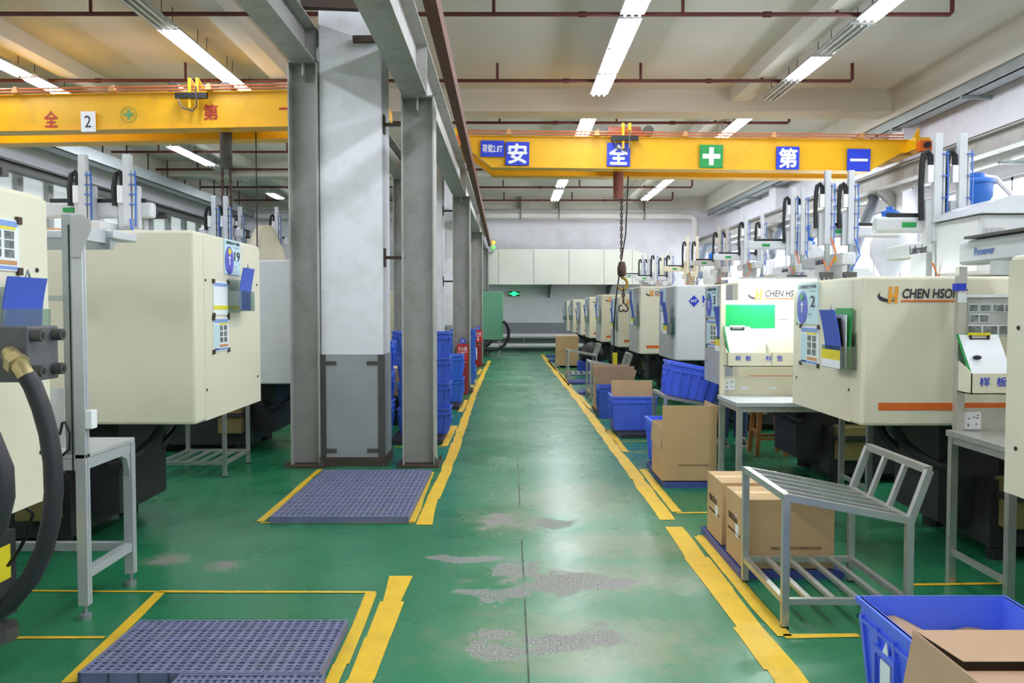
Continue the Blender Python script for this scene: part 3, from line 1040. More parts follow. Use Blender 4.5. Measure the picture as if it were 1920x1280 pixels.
def notice(root, X, s, ya, yb, za, zb, kind=0):
    o = fbox('paper', X, s, .005, ya, yb, za, zb, 'notice_poster', root)
    lf, rt = (yb, ya) if s > 0 else (ya, yb)
    W_, H_ = (rt - lf), zb - za

    def R(fx0, fx1, fz0, fz1, m, name):
        y0_, y1_ = sorted((lf + W_ * fx0, lf + W_ * fx1))
        fbox(m, X, s, .002, y0_, y1_, za + H_ * fz0, za + H_ * fz1, name, o, .005)
    if kind == 0:
        R(.04, .96, .86, .97, 'skyblue', 'header_band')
        R(.35, .92, .8, .85, 'yellowtag', 'yellow_band')
        R(.04, .34, .06, .8, 'label', 'text_column')
        for k in range(3):
            R(.4, .6, .26 + .18 * k, .41 + .18 * k, 'photo', 'picture')
            R(.68, .88, .26 + .18 * k, .41 + .18 * k, 'photo', 'picture')
        R(.38, .94, .12, .2, 'tan', 'tan_band')
        R(.04, .96, .03, .09, 'skyblue', 'footer_band')
    else:
        R(.06, .94, .86, .96, 'skyblue', 'header_band')
        R(0, 1, .16, .28, 'yellowtag', 'yellow_band')
    g = MB()
    for z in (za, zb):
        for y in (ya, yb):
            g.bx(X, X - s * .012, y - .014, y + .014, z - .014, z + .014)
    g.build('corner_clip', 'rustplate', o)
    return o


FOLD = {}


def doc_set(root, X, s, y, zb, zt, label, green=True, strips=True):
    """acrylic holder (part) with a curling blue folder (thing) in it"""
    hw = .15
    d = s * -.1
    h = MB()
    h.bx(X, X - s * .1, y - hw, y + hw, zb, zb + .006)
    h.bx(X - s * .094, X - s * .1, y - hw, y + hw, zb, zb + .14)
    h.bx(X - s * .002, X - s * .006, y - hw, y + hw, zb, zb + .22)
    for q in (-hw, hw - .005):
        h.bx(X, X - s * .1, y + q, y + q + .005, zb, zb + .14)
    ho = h.build('document_holder', 'acrylic', root)
    if strips:
        MB().bx(X - s * .1, X - s * .102, y - hw, y + hw, zb + .055, zb + .115).build('yellow_strip', 'yellowtag', ho)
        MB().bx(X - s * .1, X - s * .102, y - hw, y + hw, zb + .005, zb + .055).build('white_strip', 'paper', ho)
    t = thing('document_folder', label, 'folder', (X - s * .05, y, zb + .007))

    def sheet(x0, lean, w, zt_, m, name, off=0.0, th=.006):
        g = MB()
        n = 8
        A, B = [], []
        for k in range(n + 1):
            f = k / n
            z = zb + .008 + (zt_ - zb) * f
            x = X - s * (x0 + lean * f * f)
            dy = off * f
            A.append((x, y - w + dy, z))
            B.append((x, y + w + dy, z))
        va = [[g.b.verts.new(p) for p in A], [g.b.verts.new(p) for p in B]]
        vb = [[g.b.verts.new((p[0] - s * th, p[1], p[2])) for p in A], [g.b.verts.new((p[0] - s * th, p[1], p[2])) for p in B]]
        for k in range(n):
            g.b.faces.new((va[0][k], va[0][k + 1], va[1][k + 1], va[1][k]))
            g.b.faces.new((vb[0][k], vb[1][k], vb[1][k + 1], vb[0][k + 1]))
            for q in (0, 1):
                g.b.faces.new((va[q][k], va[q][k + 1], vb[q][k + 1], vb[q][k]))
        g.b.faces.new((va[0][n], va[1][n], vb[1][n], vb[0][n]))
        g.b.faces.new((va[0][0], va[1][0], vb[1][0], vb[0][0]))
        return g.build(name, m, t)
    sheet(.075, .04, .125, zt, 'folder', 'cover', .03 * s)
    if green:
        sheet(.03, -.012, .13, zt + .01, 'signgreen', 'back_board', 0)
        sheet(.05, .0, .12, zt - .03, 'paper', 'paper_sheet', 0, .004)
        sheet(.06, .02, .12, zt - .05, 'black', 'clip_board', .01)
    g = MB().tube([(X - s * .1, y - .02, zt - .005), (X - s * .1, y, zt + .035), (X - s * .1, y + .02, zt - .005)], .004, 6)
    g.build('ring_clip', 'galv', t)
    return t


def machine(label, s, X, ya, yb, zb, zt, brand='CH', num=None, L=1.9, panel='cream', decor='auto', hopper=None, under=True, hz=2.55, side=None):
    yc = (ya + yb) / 2
    t = thing('injection_molding_machine', label, 'machine', (X + s * 2.2, yc, 0))

    def bx(x0, x1, y0, y1, z0, z1, name, m, par=None, bevel=.0):
        return MB().bx(X + s * x0, X + s * x1, y0, y1, z0, z1).build(name, m, par or t, bevel=bevel)
    cov = bx(0, L, ya, yb, zb, zt, 'clamp_cover', panel, bevel=.018)
    # aisle face panel with seam and screws
    bx(0, .0 - .003, ya + .16, yb, zb + .004, zt - .02, 'end_panel', side or panel, cov)
    for y in (ya + .18, yb - .08):
        for z in (zb + .2, zt - .3):
            MB().cyl((X - s * .002, y, z), (X - s * .008, y, z), .009, 8).build('panel_screw', 'black', cov)
    if brand == 'CH':
        bx(.1, L + .3, ya - .003, ya, zb + .095, zb + .14, 'orange_stripe', 'orange', cov)
        # winged letter logo
        z1 = zt - .105
        c0 = X + s * .085
        q_ = .6
        g = MB()
        A, B = [], []
        for k in range(13):
            f = k / 12
            a_ = math.radians(130 + 175 * f)
            A.append((c0 + q_ * (.1 + .1 * math.cos(a_)), ya - .003, z1 + q_ * (-.02 + .06 * math.sin(a_))))
            r_ = 1 - .5 * math.sin(math.pi * f) - .02
            B.append((c0 + q_ * (.1 + .1 * math.cos(a_) * (.6 + .4 * r_) + .012 * f), ya - .003, z1 + q_ * (-.012 + .06 * math.sin(a_) * r_)))
        for k in range(12):
            g.b.faces.new([g.b.verts.new(p) for p in (A[k], A[k + 1], B[k + 1], B[k])])
        g.prism([(c0 + q_ * .155, ya - .003, z1 - q_ * .06), (c0 + q_ * .175, ya - .003, z1 - q_ * .05), (c0 + q_ * .19, ya - .003, z1 + .0), (c0 + q_ * .17, ya - .003, z1 - q_ * .01)], (0, -.001, 0))
        lg = g.build('logo', 'ink', cov)
        for dx in (.1, .16):
            g = MB().prism([(c0 + q_ * dx, ya - .005, z1 - q_ * .09), (c0 + q_ * (dx + .035), ya - .005, z1 - q_ * .09), (c0 + q_ * (dx + .045), ya - .005, z1 + q_ * .075), (c0 + q_ * (dx + .01), ya - .005, z1 + q_ * .075)], (0, -.001, 0))
            g.build('logo_letter', 'logo_yel', cov)
        MB().prism([(c0 + q_ * .13, ya - .0065, z1 - q_ * .03), (c0 + q_ * .18, ya - .0065, z1 - q_ * .03), (c0 + q_ * .185, ya - .0065, z1 + q_ * .0), (c0 + q_ * .135, ya - .0065, z1 + q_ * .0)], (0, -.001, 0)).build('logo_letter', 'logo_yel', cov)
        txt('CHEN HSONG', 'ink', cov, (c0 + .34, ya, z1 + .003), RX, RZ, .385, .054, .025, shear=.15, out=.004)
        MB().bx(c0 + .14, c0 + .535, ya - .004, ya, z1 - .046, z1 - .036).build('logo_underline', 'orange', cov)
    elif brand == 'HT':
        c0, z1 = X + s * .215, zt - .2
        g = MB()
        g.prism([(c0 + .068 * math.cos(k * math.pi / 2), ya - .002, z1 + .075 * math.sin(k * math.pi / 2)) for k in range(4)], (0, -.003, 0))
        o = g.build('diamond_logo', 'signblue', cov)
        txt('HT', 'white', cov, (c0, ya - .005, z1 + .002), RX, RZ, .075, .034, .03, out=.003)
        txt('HAITIAN', 'signblue', cov, (c0 + .36, ya, z1 + .025), RX, RZ, .5, .085, .03, out=.004)
        txt('PLASTICS', 'greypanel', cov, (c0 + .26, ya, z1 - .06), RX, RZ, .3, .035, .0, out=.004)
    # mould gate, fixed platen, injection unit
    bx(L + .02, L + .85, ya + .02, yb - .02, zb, zt - .12, 'mould_gate', panel, bevel=.015)
    bx(L + .15, L + .7, ya + .014, ya + .02, zb + .3, zt - .25, 'gate_window', 'greypanel')
    bx(L + .3, L + .55, ya + .1, yb - .1, zt - .2, zt + .22, 'fixed_platen', panel, bevel=.02)
    g = MB()
    a0, a1 = X + s * (L + .55), X + s * (L + 1.1)
    g.prism([(a0, ya + .15, zt - .2), (a1, ya + .15, zt - .2), (a0, ya + .15, zt + .2)], (0, yb - ya - .3, 0))
    g.build('sloping_guard', panel, t)
    bx(L + .87, L + 2.3, ya + .1, yb - .1, zb + .05, zt + .02, 'injection_cover', panel, bevel=.02)
    # base
    if under:
        b0 = bx(.85, L + 2.4, ya + .12, yb - .12, .09, .5, 'base_frame', 'base')
        bx(.62, 1.0, ya + .3, yb - .3, .2, zb, 'base_pedestal', 'base')
        bx(1.3, L + 2.2, ya + .16, yb - .16, .5, zb, 'base_body', 'base')
        for fx in (.95, 2.2, 3.6):
            for y in (ya + .2, yb - .2):
                MB().cyl((X + s * fx, y, 0), (X + s * fx, y, .09), .07, 10).build('levelling_foot', 'black', b0)
        for (y, r_, dz, x0) in ((ya + .25, .03, .3, .3), (yb - .35, .035, .38, .45)):
            P = [Vector((X + s * (x0 + .6 * k / 10), y + .1 * math.sin(k), zb - dz * math.sin(math.pi * k / 10) + .02)) for k in range(11)]
            MB().tube(P, r_, 8).build('hydraulic_hose', 'black', t, smooth=True)
        o = bx(.9, 1.15, ya + .02, ya + .18, .22, .52, 'oil_tank', 'oil', bevel=.01)
        bx(.88, 1.17, ya, ya + .2, .4, .44, 'tank_band', 'base', o)
    if hopper:
        hx = X + s * hopper
        o = MB().lathe((hx, yc, zt), [(.1, 0), (.1, .12), (.24, .4), (.24, hz - zt - .12), (.15, hz - zt)], 20).build('hopper', 'robotwhite', t, smooth=True)
        q = MB().lathe((hx, yc, hz), [(r9 * .6, z9 * .6) for r9, z9 in [(.16, 0), (.16, .1), (.1, .1), (.17, .24), (.17, .4), (.19, .4), (.19, .43), (.14, .46), (.08, .48), (.08, .54), (.02, .55)]], 16).build('vacuum_loader', 'loader', o, smooth=True)
        P = [Vector((hx + .08, yc, hz + .26)), Vector((hx + .22, yc - .05, hz + .22)), Vector((hx + .35, yc - .1, hz + .05)), Vector((hx + .42, yc - .1, hz - .35))]
        MB().tube(P, .035, 8).build('suction_hose', 'pvc', o, smooth=True)
    if decor == 'auto':
        nb = (yb - .5, yb - .08)
        number_board(t, X, s, nb[0], nb[1], zt - .31, zt - .02, num or '', True, small=num is None)
        if num is not None:
            notice(t, X, s, nb[0], nb[1] - .02, zt - .6, zt - .34)
        else:
            fbox('paper', X, s, .004, nb[0], nb[1] - .03, zt - .6, zt - .34, 'notice_poster', t)
            fbox('violet', X, s, .004, nb[0] + .2, nb[1] - .02, zt - .25, zt - .06, 'violet_label', t, .006)
        doc_set(t, X, s, ya + .24, zt - .62, zt - .22, 'folder on the end of ' + label, green=num is not None)
    return t


SHADE_SIDE = 'greypanel'  # cream machines: weaker light on the aisle faces painted in as grey
machine('cream moulding machine cut by the right picture edge', 1, 2.1, 2.3, 3.59, .77, 1.77, num=None, decor=None, side='cream')
m2 = machine('cream moulding machine numbered 2 behind the near steel table', 1, 2.09, 5.05, 6.27, .85, 1.74, decor=None, hopper=None, side='cream')
XA = 2.086
q = lambda px0, py0, px1, py1, X: (XP(px0, py0, X), XP(px1, py1, X))


def yz(px0, px1, pt, pb, X):          # pixel box on the plane x = X -> ya, yb, za, zb
    a_, c_ = XP(px0, pt, X), XP(px1, pb, X)
    return min(a_.y, c_.y), max(a_.y, c_.y), c_.z, a_.z


def yzr(px_ref, X, px0, px1, pt, pb):  # heights read at px_ref
    y0_, y1_ = sorted((XP(px0, pt, X).y, XP(px1, pt, X).y))
    return y0_, y1_, XP(px_ref, pb, X).z, XP(px_ref, pt, X).z


r_ = yzr(1530, XA, 1497, 1536, 529, 608)
number_board(m2, XA, 1, r_[0], r_[1], r_[2], r_[3], '2', True)
r_ = yzr(1530, XA, 1503, 1536, 613, 685)
notice(m2, XA, 1, *r_)
doc_set(m2, XA, 1, 5.27, XP(1580, 694, XA - .1).z, XP(1560, 583, XA - .1).z, 'blue document folder bulging out of the holder on machine 2')
m3 = machine('cream moulding machine numbered 3 behind the lit steel table', 1, 1.97, 7.37, 8.6, .83, 1.78, num='3', hopper=None, hz=2.2, side=SHADE_SIDE)
MID = [('white moulding machine with blue diamond logo beyond machine 3', 2.07, 10.6, 11.8, .9, 1.84, 'HT', 'offwhite', 2.9, 2.55),
       ('cream moulding machine just beyond the white diamond logo machine', 2.08, 13.6, 14.85, .82, 1.9, 'CH', 'cream', 2.9, 2.6),
       ('cream moulding machine sixth along the right row', 2.04, 16.0, 17.2, .82, 1.77, 'CH', 'cream', None, 2.5),
       ('cream moulding machine seventh along the right row', 1.99, 18.5, 19.7, .82, 1.85, 'CH', 'cream', None, 2.5),
       ('cream moulding machine eighth along the right row', 1.95, 20.9, 22.1, .82, 1.83, 'CH', 'cream', 3.15, 2.65),
       ('cream moulding machine ninth along the right row', 1.94, 23.4, 24.6, .82, 1.75, 'CH', 'cream', None, 2.5),
       ('cream moulding machine tenth along the right row', 1.89, 25.6, 26.8, .82, 1.82, 'CH', 'cream', None, 2.5),
       ('farthest cream moulding machine of the right row', 1.84, 27.6, 28.8, .82, 1.79, 'CH', 'cream', None, 2.5)]
for lab, X, ya, yb, zb, zt, br, pn, hp, hz in MID:
    machine(lab, 1, X, ya, yb, zb, zt, br, None, panel=pn, hopper=hp, hz=hz, side=SHADE_SIDE)
# left row
XB = -1.94
m19 = machine('cream moulding machine numbered 19 left of the nearest column', -1, XB, 5.26, 6.62, .83, 2.03, brand='', decor=None, side='cream', L=2.1)
XB_ = XB + .004
r_ = yzr(432, XB_, 419, 449, 450, 515)
number_board(m19, XB_, -1, *r_, '19', True)
r_ = yzr(412, XB_, 399, 426, 528, 590)
notice(m19, XB_, -1, *r_, kind=1)
r_ = yzr(412, XB_, 399, 427, 596, 658)
notice(m19, XB_, -1, *r_)
doc_set(m19, XB_, -1, 6.0, XP(455, 583, XB).z, XP(455, 508, XB).z, 'blue folder hanging out from the end of machine 19', green=False, strips=False)
XC = -1.865
m18 = machine('cream moulding machine cut by the left picture edge', -1, XC, 1.9, 3.45, .78, 2.0, brand='', decor=None, side='cream', under=False, L=2.2)
XC_ = XC + .004
MB().bx(XC - .5, XC - 3.9, 2.1, 4.05, .1, .5).build('base_frame', 'base', m18)
MB().bx(XC - .8, XC - 3.9, 2.1, 3.4, .5, .78).build('base_body', 'base', m18)
MB().bx(XC - .497, XC - .499, 3.5, 4.0, .28, .44).build('yellow_sticker', 'yellowtag', m18)
MB().cyl((XC - .55, 3.95, 0), (XC - .55, 3.95, .06), .1, 14).cyl((XC - .55, 3.95, .05), (XC - .55, 3.95, .14), .03, 10).build('levelling_foot', 'darksteel', m18)
y0_ = XP(-60, 450, XC).y
y1_ = XP(31, 450, XC).y
zt_, zb_ = XP(20, 412, XC).z, XP(20, 508, XC).z
notice(m18, XC_, -1, y0_, y1_, zb_, zt_)
doc_set(m18, XC_, -1, XP(-10, 540, XC).y + .03, XP(10, 650, XC).z, XP(40, 524, XC + .1).z, 'blue folder on the machine at the left picture edge', green=False, strips=False)
m20 = machine('pale moulding machine behind the nearest left steel column', -1, -1.95, 9.0, 10.3, .75, 2.06, brand='', num=None, decor=None, side='cream', L=2.1, panel='offwhite')
machine('cream moulding machine third beyond the left steel columns', -1, -2.3, 12.6, 13.9, .78, 1.9, brand='', decor=None, side='cream', L=2.1)
machine('cream moulding machine far down the left row', -1, -2.3, 17.2, 18.5, .78, 1.9, brand='', decor=None, side='cream', L=2.1)
machine('cream moulding machine farthest down the left row', -1, -2.3, 20.6, 21.9, .78, 1.9, brand='', decor=None, side='cream', L=2.1)
# hydraulic block and hoses at the near left
xk, yk = -1.554, 2.75
zk1, zk0 = U(52, 612, yk).z, U(52, 717, yk).z
t = thing('hydraulic_manifold', 'dark steel hydraulic block with four bolts and thick black hose', 'hydraulic block', (xk - .15, yk + .1, zk0))
MB().bx(xk - .12, xk, yk, yk + .19, zk0, zk1).build('block', 'iron', t, bevel=.006)
MB().bx(XC + .005, xk - .12, yk + .03, yk + .16, zk0 + .03, zk1 - .02).build('cylinder_body', 'base', t)
for y in (yk + .03, yk + .155):
    for z in (zk0 + .035, zk1 - .03):
        o = MB().cyl((xk, y, z), (xk + .035, y, z), .02, 14).build('bolt', 'darksteel', t, smooth=True)
        MB().cyl((xk + .035, y, z), (xk + .037, y, z), .012, 6).build('bolt_socket', 'black', o)
Yh = 2.66
P = [U(18, 662, 2.74), U(28, 676, 2.7), U(40, 690, Yh), U(58, 716, Yh)]
MB().tube(P, [.026, .03, .026, .026], 10).build('hose_fitting', 'brass', t, smooth=True)
MB().tube([U(26, 676, 2.69), U(36, 686, 2.67)], .036, 6).build('fitting_nut', 'brass', t)
P = [U(*p_, Yh) for p_ in ((50, 704), (62, 724), (78, 765), (91, 812), (99, 865), (101, 920), (96, 975), (83, 1030), (58, 1082), (22, 1126), (-30, 1162))] + [Vector((-1.95, 2.7, .52))]
MB().tube(P, .029, 12).build('thick_hose', 'hosegrey', t, smooth=True)
P = [Vector((XC + .02, 2.4, 1.3))] + [U(*p_, 2.3) for p_ in ((-60, 760), (-20, 820), (4, 880), (6, 930), (-8, 990), (-50, 1060))] + [Vector((-1.9, 2.4, .6))]
tag(MB().tube(P, .03, 12).build('thick_hose', 'hosegrey', smooth=True), 'second thick black hose bulging in at the left picture edge', 'hose')
P = [U(62, 962, 3.6), U(52, 1000, 3.6), U(36, 1030, 3.6), U(15, 1060, 3.7)]
tag(MB().tube([Vector((-2.0, 3.4, .79))] + P, .008, 6).build('thin_cable', 'black', smooth=True), 'thin black cable hanging beneath left-edge machine', 'cable')


# ------------------------------------------------------------------ take-out robots on the machines
def robot(label, s, Y, px1, px2, ptop, pbot, zm, beam=None, kick=None, maker=None, body='robotwhite', beamlen=1.1, xt=None, kr=.15):
    a_, c_ = U(px1, ptop, Y), U(px2, ptop, Y)
    X1, X2, zt = a_.x, c_.x, a_.z
    zb = U(px1, pbot, Y).z
    xm = xt if xt is not None else (X1 + X2) / 2
    t = thing('takeout_robot', label, 'robot', (xm, Y, zm))
    zbm = beam if beam else zb - .12
    MB().bx(xm - .09, xm + .09, Y + .1, Y + .34, zm, zbm + .02).build('base_post', body, t)
    MB().bx(xm - .05, xm + .07, Y - .25, Y - .25 + beamlen, zbm, zbm + .11).build('traverse_beam', body, t, bevel=.012)
    bm_ = t.children[-1]
    if maker:
        txt(maker, 'ink', bm_, (xm - .05, Y + .3, zbm + .055), (0, -1, 0), RZ, .26, .06, .01, out=.002)
        fbox('yellowtag', xm - .05, 1, .002, Y - .1, Y - .02, zbm + .03, zbm + .08, 'yellow_label', bm_)
    # kick beam along x
    x0, x1 = min(X1, X2) - (kick or .45), max(X1, X2) + kr
    zk = zb + .02
    MB().bx(x0, x1, Y + .03, Y + .12, zk, zk + .11).build('kick_beam', body, t, bevel=.02)
    kb = t.children[-1]
    MB().bx(x0 + .18, x0 + .28, Y + .026, Y + .03, zk + .035, zk + .07).build('green_label', 'signgreen', kb)
    MB().bx(x0 + .08, x1 - .05, Y + .04, Y + .06, zk + .1, zk + .135).build('cable_carrier', 'black', kb)
    for X, lab in ((X1, 'main_arm'), (X2, 'sub_arm')):
        g = MB().bx(X - .028, X + .028, Y - .035, Y + .015, zb - .05, zt)
        g.bx(X + .036, X + .052, Y - .03, Y + .01, zb, zt - .12)
        ao = g.build(lab, body, t, bevel=.005)
        MB().bx(X - .07, X + .07, Y - .005, Y + .05, zb - .06, zb + .24).build('slide_plate', body, ao)
        MB().bx(X - .07, X - .03, Y - .03, Y + .02, zt - .34, zt - .22).build('limit_box', 'white', ao)
        P = [Vector((X - .1, Y, zb + .1)), Vector((X - .105, Y, (zb + zt) / 2)), Vector((X - .1, Y, zt - .2)), Vector((X - .09, Y, zt - .14)), Vector((X - .065, Y, zt - .12)), Vector((X - .045, Y, zt - .15)), Vector((X - .04, Y, zt - .24))]
        MB().tube(P, .02, 6).build('cable_chain', 'black', ao)
        g = MB().tube([(X + .06, Y - .03, zb - .05), (X + .066, Y - .035, (zb + zt) / 2), (X + .06, Y - .03, zt - .12)], .006, 5)
        for k in range(4):
            z = zb + .1 + (zt - zb - .25) * k / 3
            g.bx(X + .02, X + .072, Y - .045, Y - .035, z, z + .008)
        g.build('air_tube', 'airblue', ao)
        MB().bx(X - .022, X + .022, Y - .05, Y - .01, zb - .32, zb - .05).build('gripper_wrist', 'galv', ao)
        g = MB().bx(X - .07, X + .05, Y - .06, Y - .02, zb - .36, zb - .31)
        for k in range(3):
            g.cyl((X - .05 + .045 * k, Y - .04, zb - .42), (X - .05 + .045 * k, Y - .04, zb - .36), .012, 6)
        g.build('gripper', 'darksteel', ao)
        P = [Vector((X + .03, Y - .05, zb)), Vector((X + .07, Y - .08, zb - .15)), Vector((X - .02, Y - .09, zb - .3)), Vector((X - .05, Y - .07, zb - .2))]
        MB().tube(P, .008, 5).build('loose_tube', 'orange' if lab == 'main_arm' else 'airblue', ao)
    return t


robot('white two-arm robot on machine 2 with tall arms and blue tubes', 1, 6.0, 1757, 1803, 251, 440, 1.74, beam=1.93, kick=.4, maker='Ludicrobot', xt=3.06)
robot('robot on the lit machine 3 with long white kick beam', 1, 8.0, 1551, 1595, 320, 448, 1.78, kick=.12, beam=1.95, maker='Ludicrobot', body='alu', kr=.5)
robot('white robot on the diamond logo machine', 1, 10.9, 1486, 1505, 352, 470, 1.84, kick=.55, beam=2.0, maker='Ludicrobot')
robot('white robot with twin arms on fifth right machine', 1, 14.0, 1398, 1429, 403, 490, 1.9, kick=.5, maker='Ludicrobot')
robot('white robot with twin arms on sixth right machine', 1, 16.4, 1348, 1363, 424, 500, 1.77, kick=.5)
robot('cream robot with twin arms on seventh right machine', 1, 18.9, 1289, 1307, 443, 510, 1.85, kick=.5, body='cream')
robot('white robot with twin arms on eighth right machine', 1, 21.3, 1229, 1258, 470, 527, 1.83, kick=.5)
robot('small white robot with twin arms on ninth right machine', 1, 23.8, 1205, 1215, 478, 522, 1.75, kick=.6)
robot('small cream robot with one visible arm on tenth right machine', 1, 26.0, 1242, 1252, 476, 520, 1.82, kick=.3, body='cream')
robot('white two-arm robot on machine 19 with black cable loops', -1, 6.1, 157, 240, 290, 412, 2.03, kick=.35, beam=2.04)
robot('dark two-arm robot above the pale machine behind column', -1, 9.6, 402, 424, 368, 448, 2.06, kick=.2, body='alu')
robot('robot with single tall arm deep in left bay', -1, 13.2, 450, 519, 388, 462, 1.9, kick=.2, body='alu')
# robot traverse beam and dryer seen above the nearest right machines
t = thing('takeout_robot', 'white robot traverse beam reaching in at right above the table', 'robot', (3.1, 4.3, 1.77))
a, c = U(1820, 478, 4.95), U(2100, 400, 4.95)
MB().bx(2.62, 2.76, 3.2, 5.0, 1.8, 1.94).build('traverse_beam', 'robotwhite', t, bevel=.02)
b = t.children[-1]
txt('Pusever', 'airblue', b, (2.62, 4.72, 1.87), (0, -1, 0), RZ, .2, .045, .01, out=.002)
MB().bx(2.6, 2.7, 3.4, 4.9, 1.945, 1.96).build('slide_cover', 'darksteel', t)
MB().bx(2.45, 3.1, 4.3, 4.36, 1.72, 1.79).build('support_arm', 'robotwhite', t)
MB().bx(2.6, 2.8, 3.2, 3.4, 1.77, 1.8).build('base_post', 'robotwhite', t)
t = thing('material_dryer', 'white boxy dryer with grey rounded hood near right picture edge', 'dryer', U(1895, 470, 5.7))
a, c = U(1838, 400, 5.4), U(1990, 480, 5.4)
MB().bx(a.x, c.x, 5.4, 6.0, 1.76, a.z).build('dryer_body', 'robotwhite', t, bevel=.03)
pr = [(a.x - .02, 5.36, a.z), (a.x + .05, 5.36, a.z + .06), (a.x + .14, 5.36, a.z + .1), (a.x + .3, 5.36, a.z + .12), (c.x, 5.36, a.z + .12), (c.x, 5.36, a.z)]
MB().prism(pr, (0, .68, 0)).build('hood', 'alu', t)
g = MB()
for k in range(9):
    g.bx(a.x + .02 + .016 * k, a.x + .026 + .016 * k, 5.395, 5.4, a.z - .2, a.z - .09)
g.build('vent_louvre', 'greypanel', t)
b = U(1914, 383, 5.4)
MB().bx(b.x - .02, b.x + .03, 5.39, 5.4, b.z - .015, b.z + .015).build('orange_button', 'orange', t)
MB().ball((b.x + .01, 5.38, b.z - .18), .03).build('knob', 'darksteel', t)
t = thing('vacuum_loader', 'bright blue cone loader beside the white dryer', 'loader', U(1829, 400, 6.6))
p = U(1829, 394, 6.6)
MB().lathe((p.x, 6.6, p.z), [(.02, -.02), (.06, .0), (.07, .02), (.12, .1), (.12, .2), (.135, .2), (.135, .22), (.09, .24), (.06, .245), (.06, .28), (.01, .285)], 18).build('loader_body', 'loader', t, smooth=True)
MB().bx(p.x - .09, p.x + .1, 6.5, 6.7, p.z - .08, p.z - .01).build('loader_base', 'loader', t, bevel=.01)
MB().tube([(p.x + .03, 6.6, p.z + .26), (p.x + .14, 6.58, p.z + .24), (p.x + .24, 6.55, p.z + .12), (p.x + .3, 6.5, p.z - .02)], .022, 8).build('suction_hose', 'pvc', t, smooth=True)
MB().bx(p.x - .11, p.x + .12, 6.4, 6.8, 1.9, p.z - .08).build('stand', 'robotwhite', t)
t = thing('control_box', 'small grey control box with screen and green lamp above machine 3', 'control box', U(1577, 505, 8.6))
a, c = U(1570, 478, 8.6), U(1592, 518, 8.6)
MB().bx(a.x, c.x, 8.6, 8.7, c.z, a.z).build('box_body', 'robotwhite', t, bevel=.01)
MB().bx(a.x + .02, c.x - .03, 8.595, 8.6, a.z - .1, a.z - .03).build('screen', 'base', t)
MB().bx(a.x + .04, a.x + .06, 8.594, 8.6, c.z + .02, c.z + .05).build('green_lamp', 'greenlamp', t)
MB().bx(c.x - .03, c.x - .01, 8.594, 8.6, c.z + .02, c.z + .05).build('red_button', 'signred', t)


# ------------------------------------------------------------------ steel tables with boards
def steel_table(label, x0, x1, y0, y1, z, top='stainless'):
    t = thing('steel_table', label, 'table', ((x0 + x1) / 2, (y0 + y1) / 2, 0))
    MB().bx(x0 - .01, x1 + .01, y0 - .01, y1 + .01, z - .035, z).build('tabletop', top, t, bevel=.004)
    for x in (x0, x1 - .04):
        for y in (y0, y1 - .04):
            MB().bx(x, x + .04, y, y + .04, 0, z - .035).build('leg', 'stainless', t)
    for y in (y0 + .01, y1 - .03):
        MB().bx(x0 + .04, x1 - .04, y, y + .02, z - .075, z - .035).build('apron', 'stainless', t)
    for x in (x0 + .01, x1 - .03):
        MB().bx(x, x + .02, y0 + .04, y1 - .04, z - .075, z - .035).build('apron', 'stainless', t)
        MB().bx(x, x + .025, y0 + .04, y1 - .04, .16, .19).build('stretcher', 'stainless', t)
    return t


def px_rect(px0, py0, px1, py1, Y):
    a_, c_ = U(px0, py0, Y), U(px1, py1, Y)
    return a_.x, c_.x, c_.z, a_.z


def socket(par, px0, py0, px1, py1, Y):
    x0, x1, z0, z1 = px_rect(px0, py0, px1, py1, Y)
    o = MB().bx(x0, x1, Y - .012, Y, z0, z1).build('power_socket', 'white', par, bevel=.002)
    g = MB()
    w_ = x1 - x0
    for fx, fz in ((.25, .3), (.72, .3), (.78, .66), (.6, .7), (.3, .62), (.8, .82), (.28, .22)):
        g.bx(x0 + w_ * fx - .003, x0 + w_ * fx + .003, Y - .014, Y - .012, z0 + (z1 - z0) * fz - .004, z0 + (z1 - z0) * fz + .004)
    g.build('socket_holes', 'ink', o)
    return o


def clipboard(label, px0, px1, ptop, pbot, Y, lean, metal='yellowtag'):
    x0, x1, z0, z1 = px_rect(px0, ptop, px1, pbot, Y)
    t = thing('clipboard', label, 'clipboard', ((x0 + x1) / 2, Y, z0))
    sh = (x1 - x0) * .12
    Yb = Y + lean
    MB().prism([(x0 - .012 + sh, Y, z0), (x1 + sh * .7, Y, z0), (x1 - .0, Yb, z1), (x0 - .012, Yb, z1)], (0, .006, 0)).build('backing', 'signgreen', t)
    MB().prism([(x0 + sh, Y - .004, z0), (x1 + sh, Y - .004, z0), (x1 + .002, Yb - .004, z1 - .003), (x0, Yb - .004, z1 - .003)], (0, .003, 0)).build('paper_sheet', 'paper', t)
    xm = (x0 + x1) / 2
    MB().bx(xm - .06, xm + .06, Yb - .02, Yb - .002, z1 - .008, z1 + .008).build('clip_bar', metal, t)
    g = MB()
    for dx in (-.055, .045):
        g.bx(xm + dx, xm + dx + .01, Yb - .022, Yb - .008, z1 - .03, z1 - .006)
    g.bx(xm - .055, xm + .055, Yb - .018, Yb - .008, z1 - .03, z1 - .022)
    g.build('clip_spring', 'ink', t)
    return t


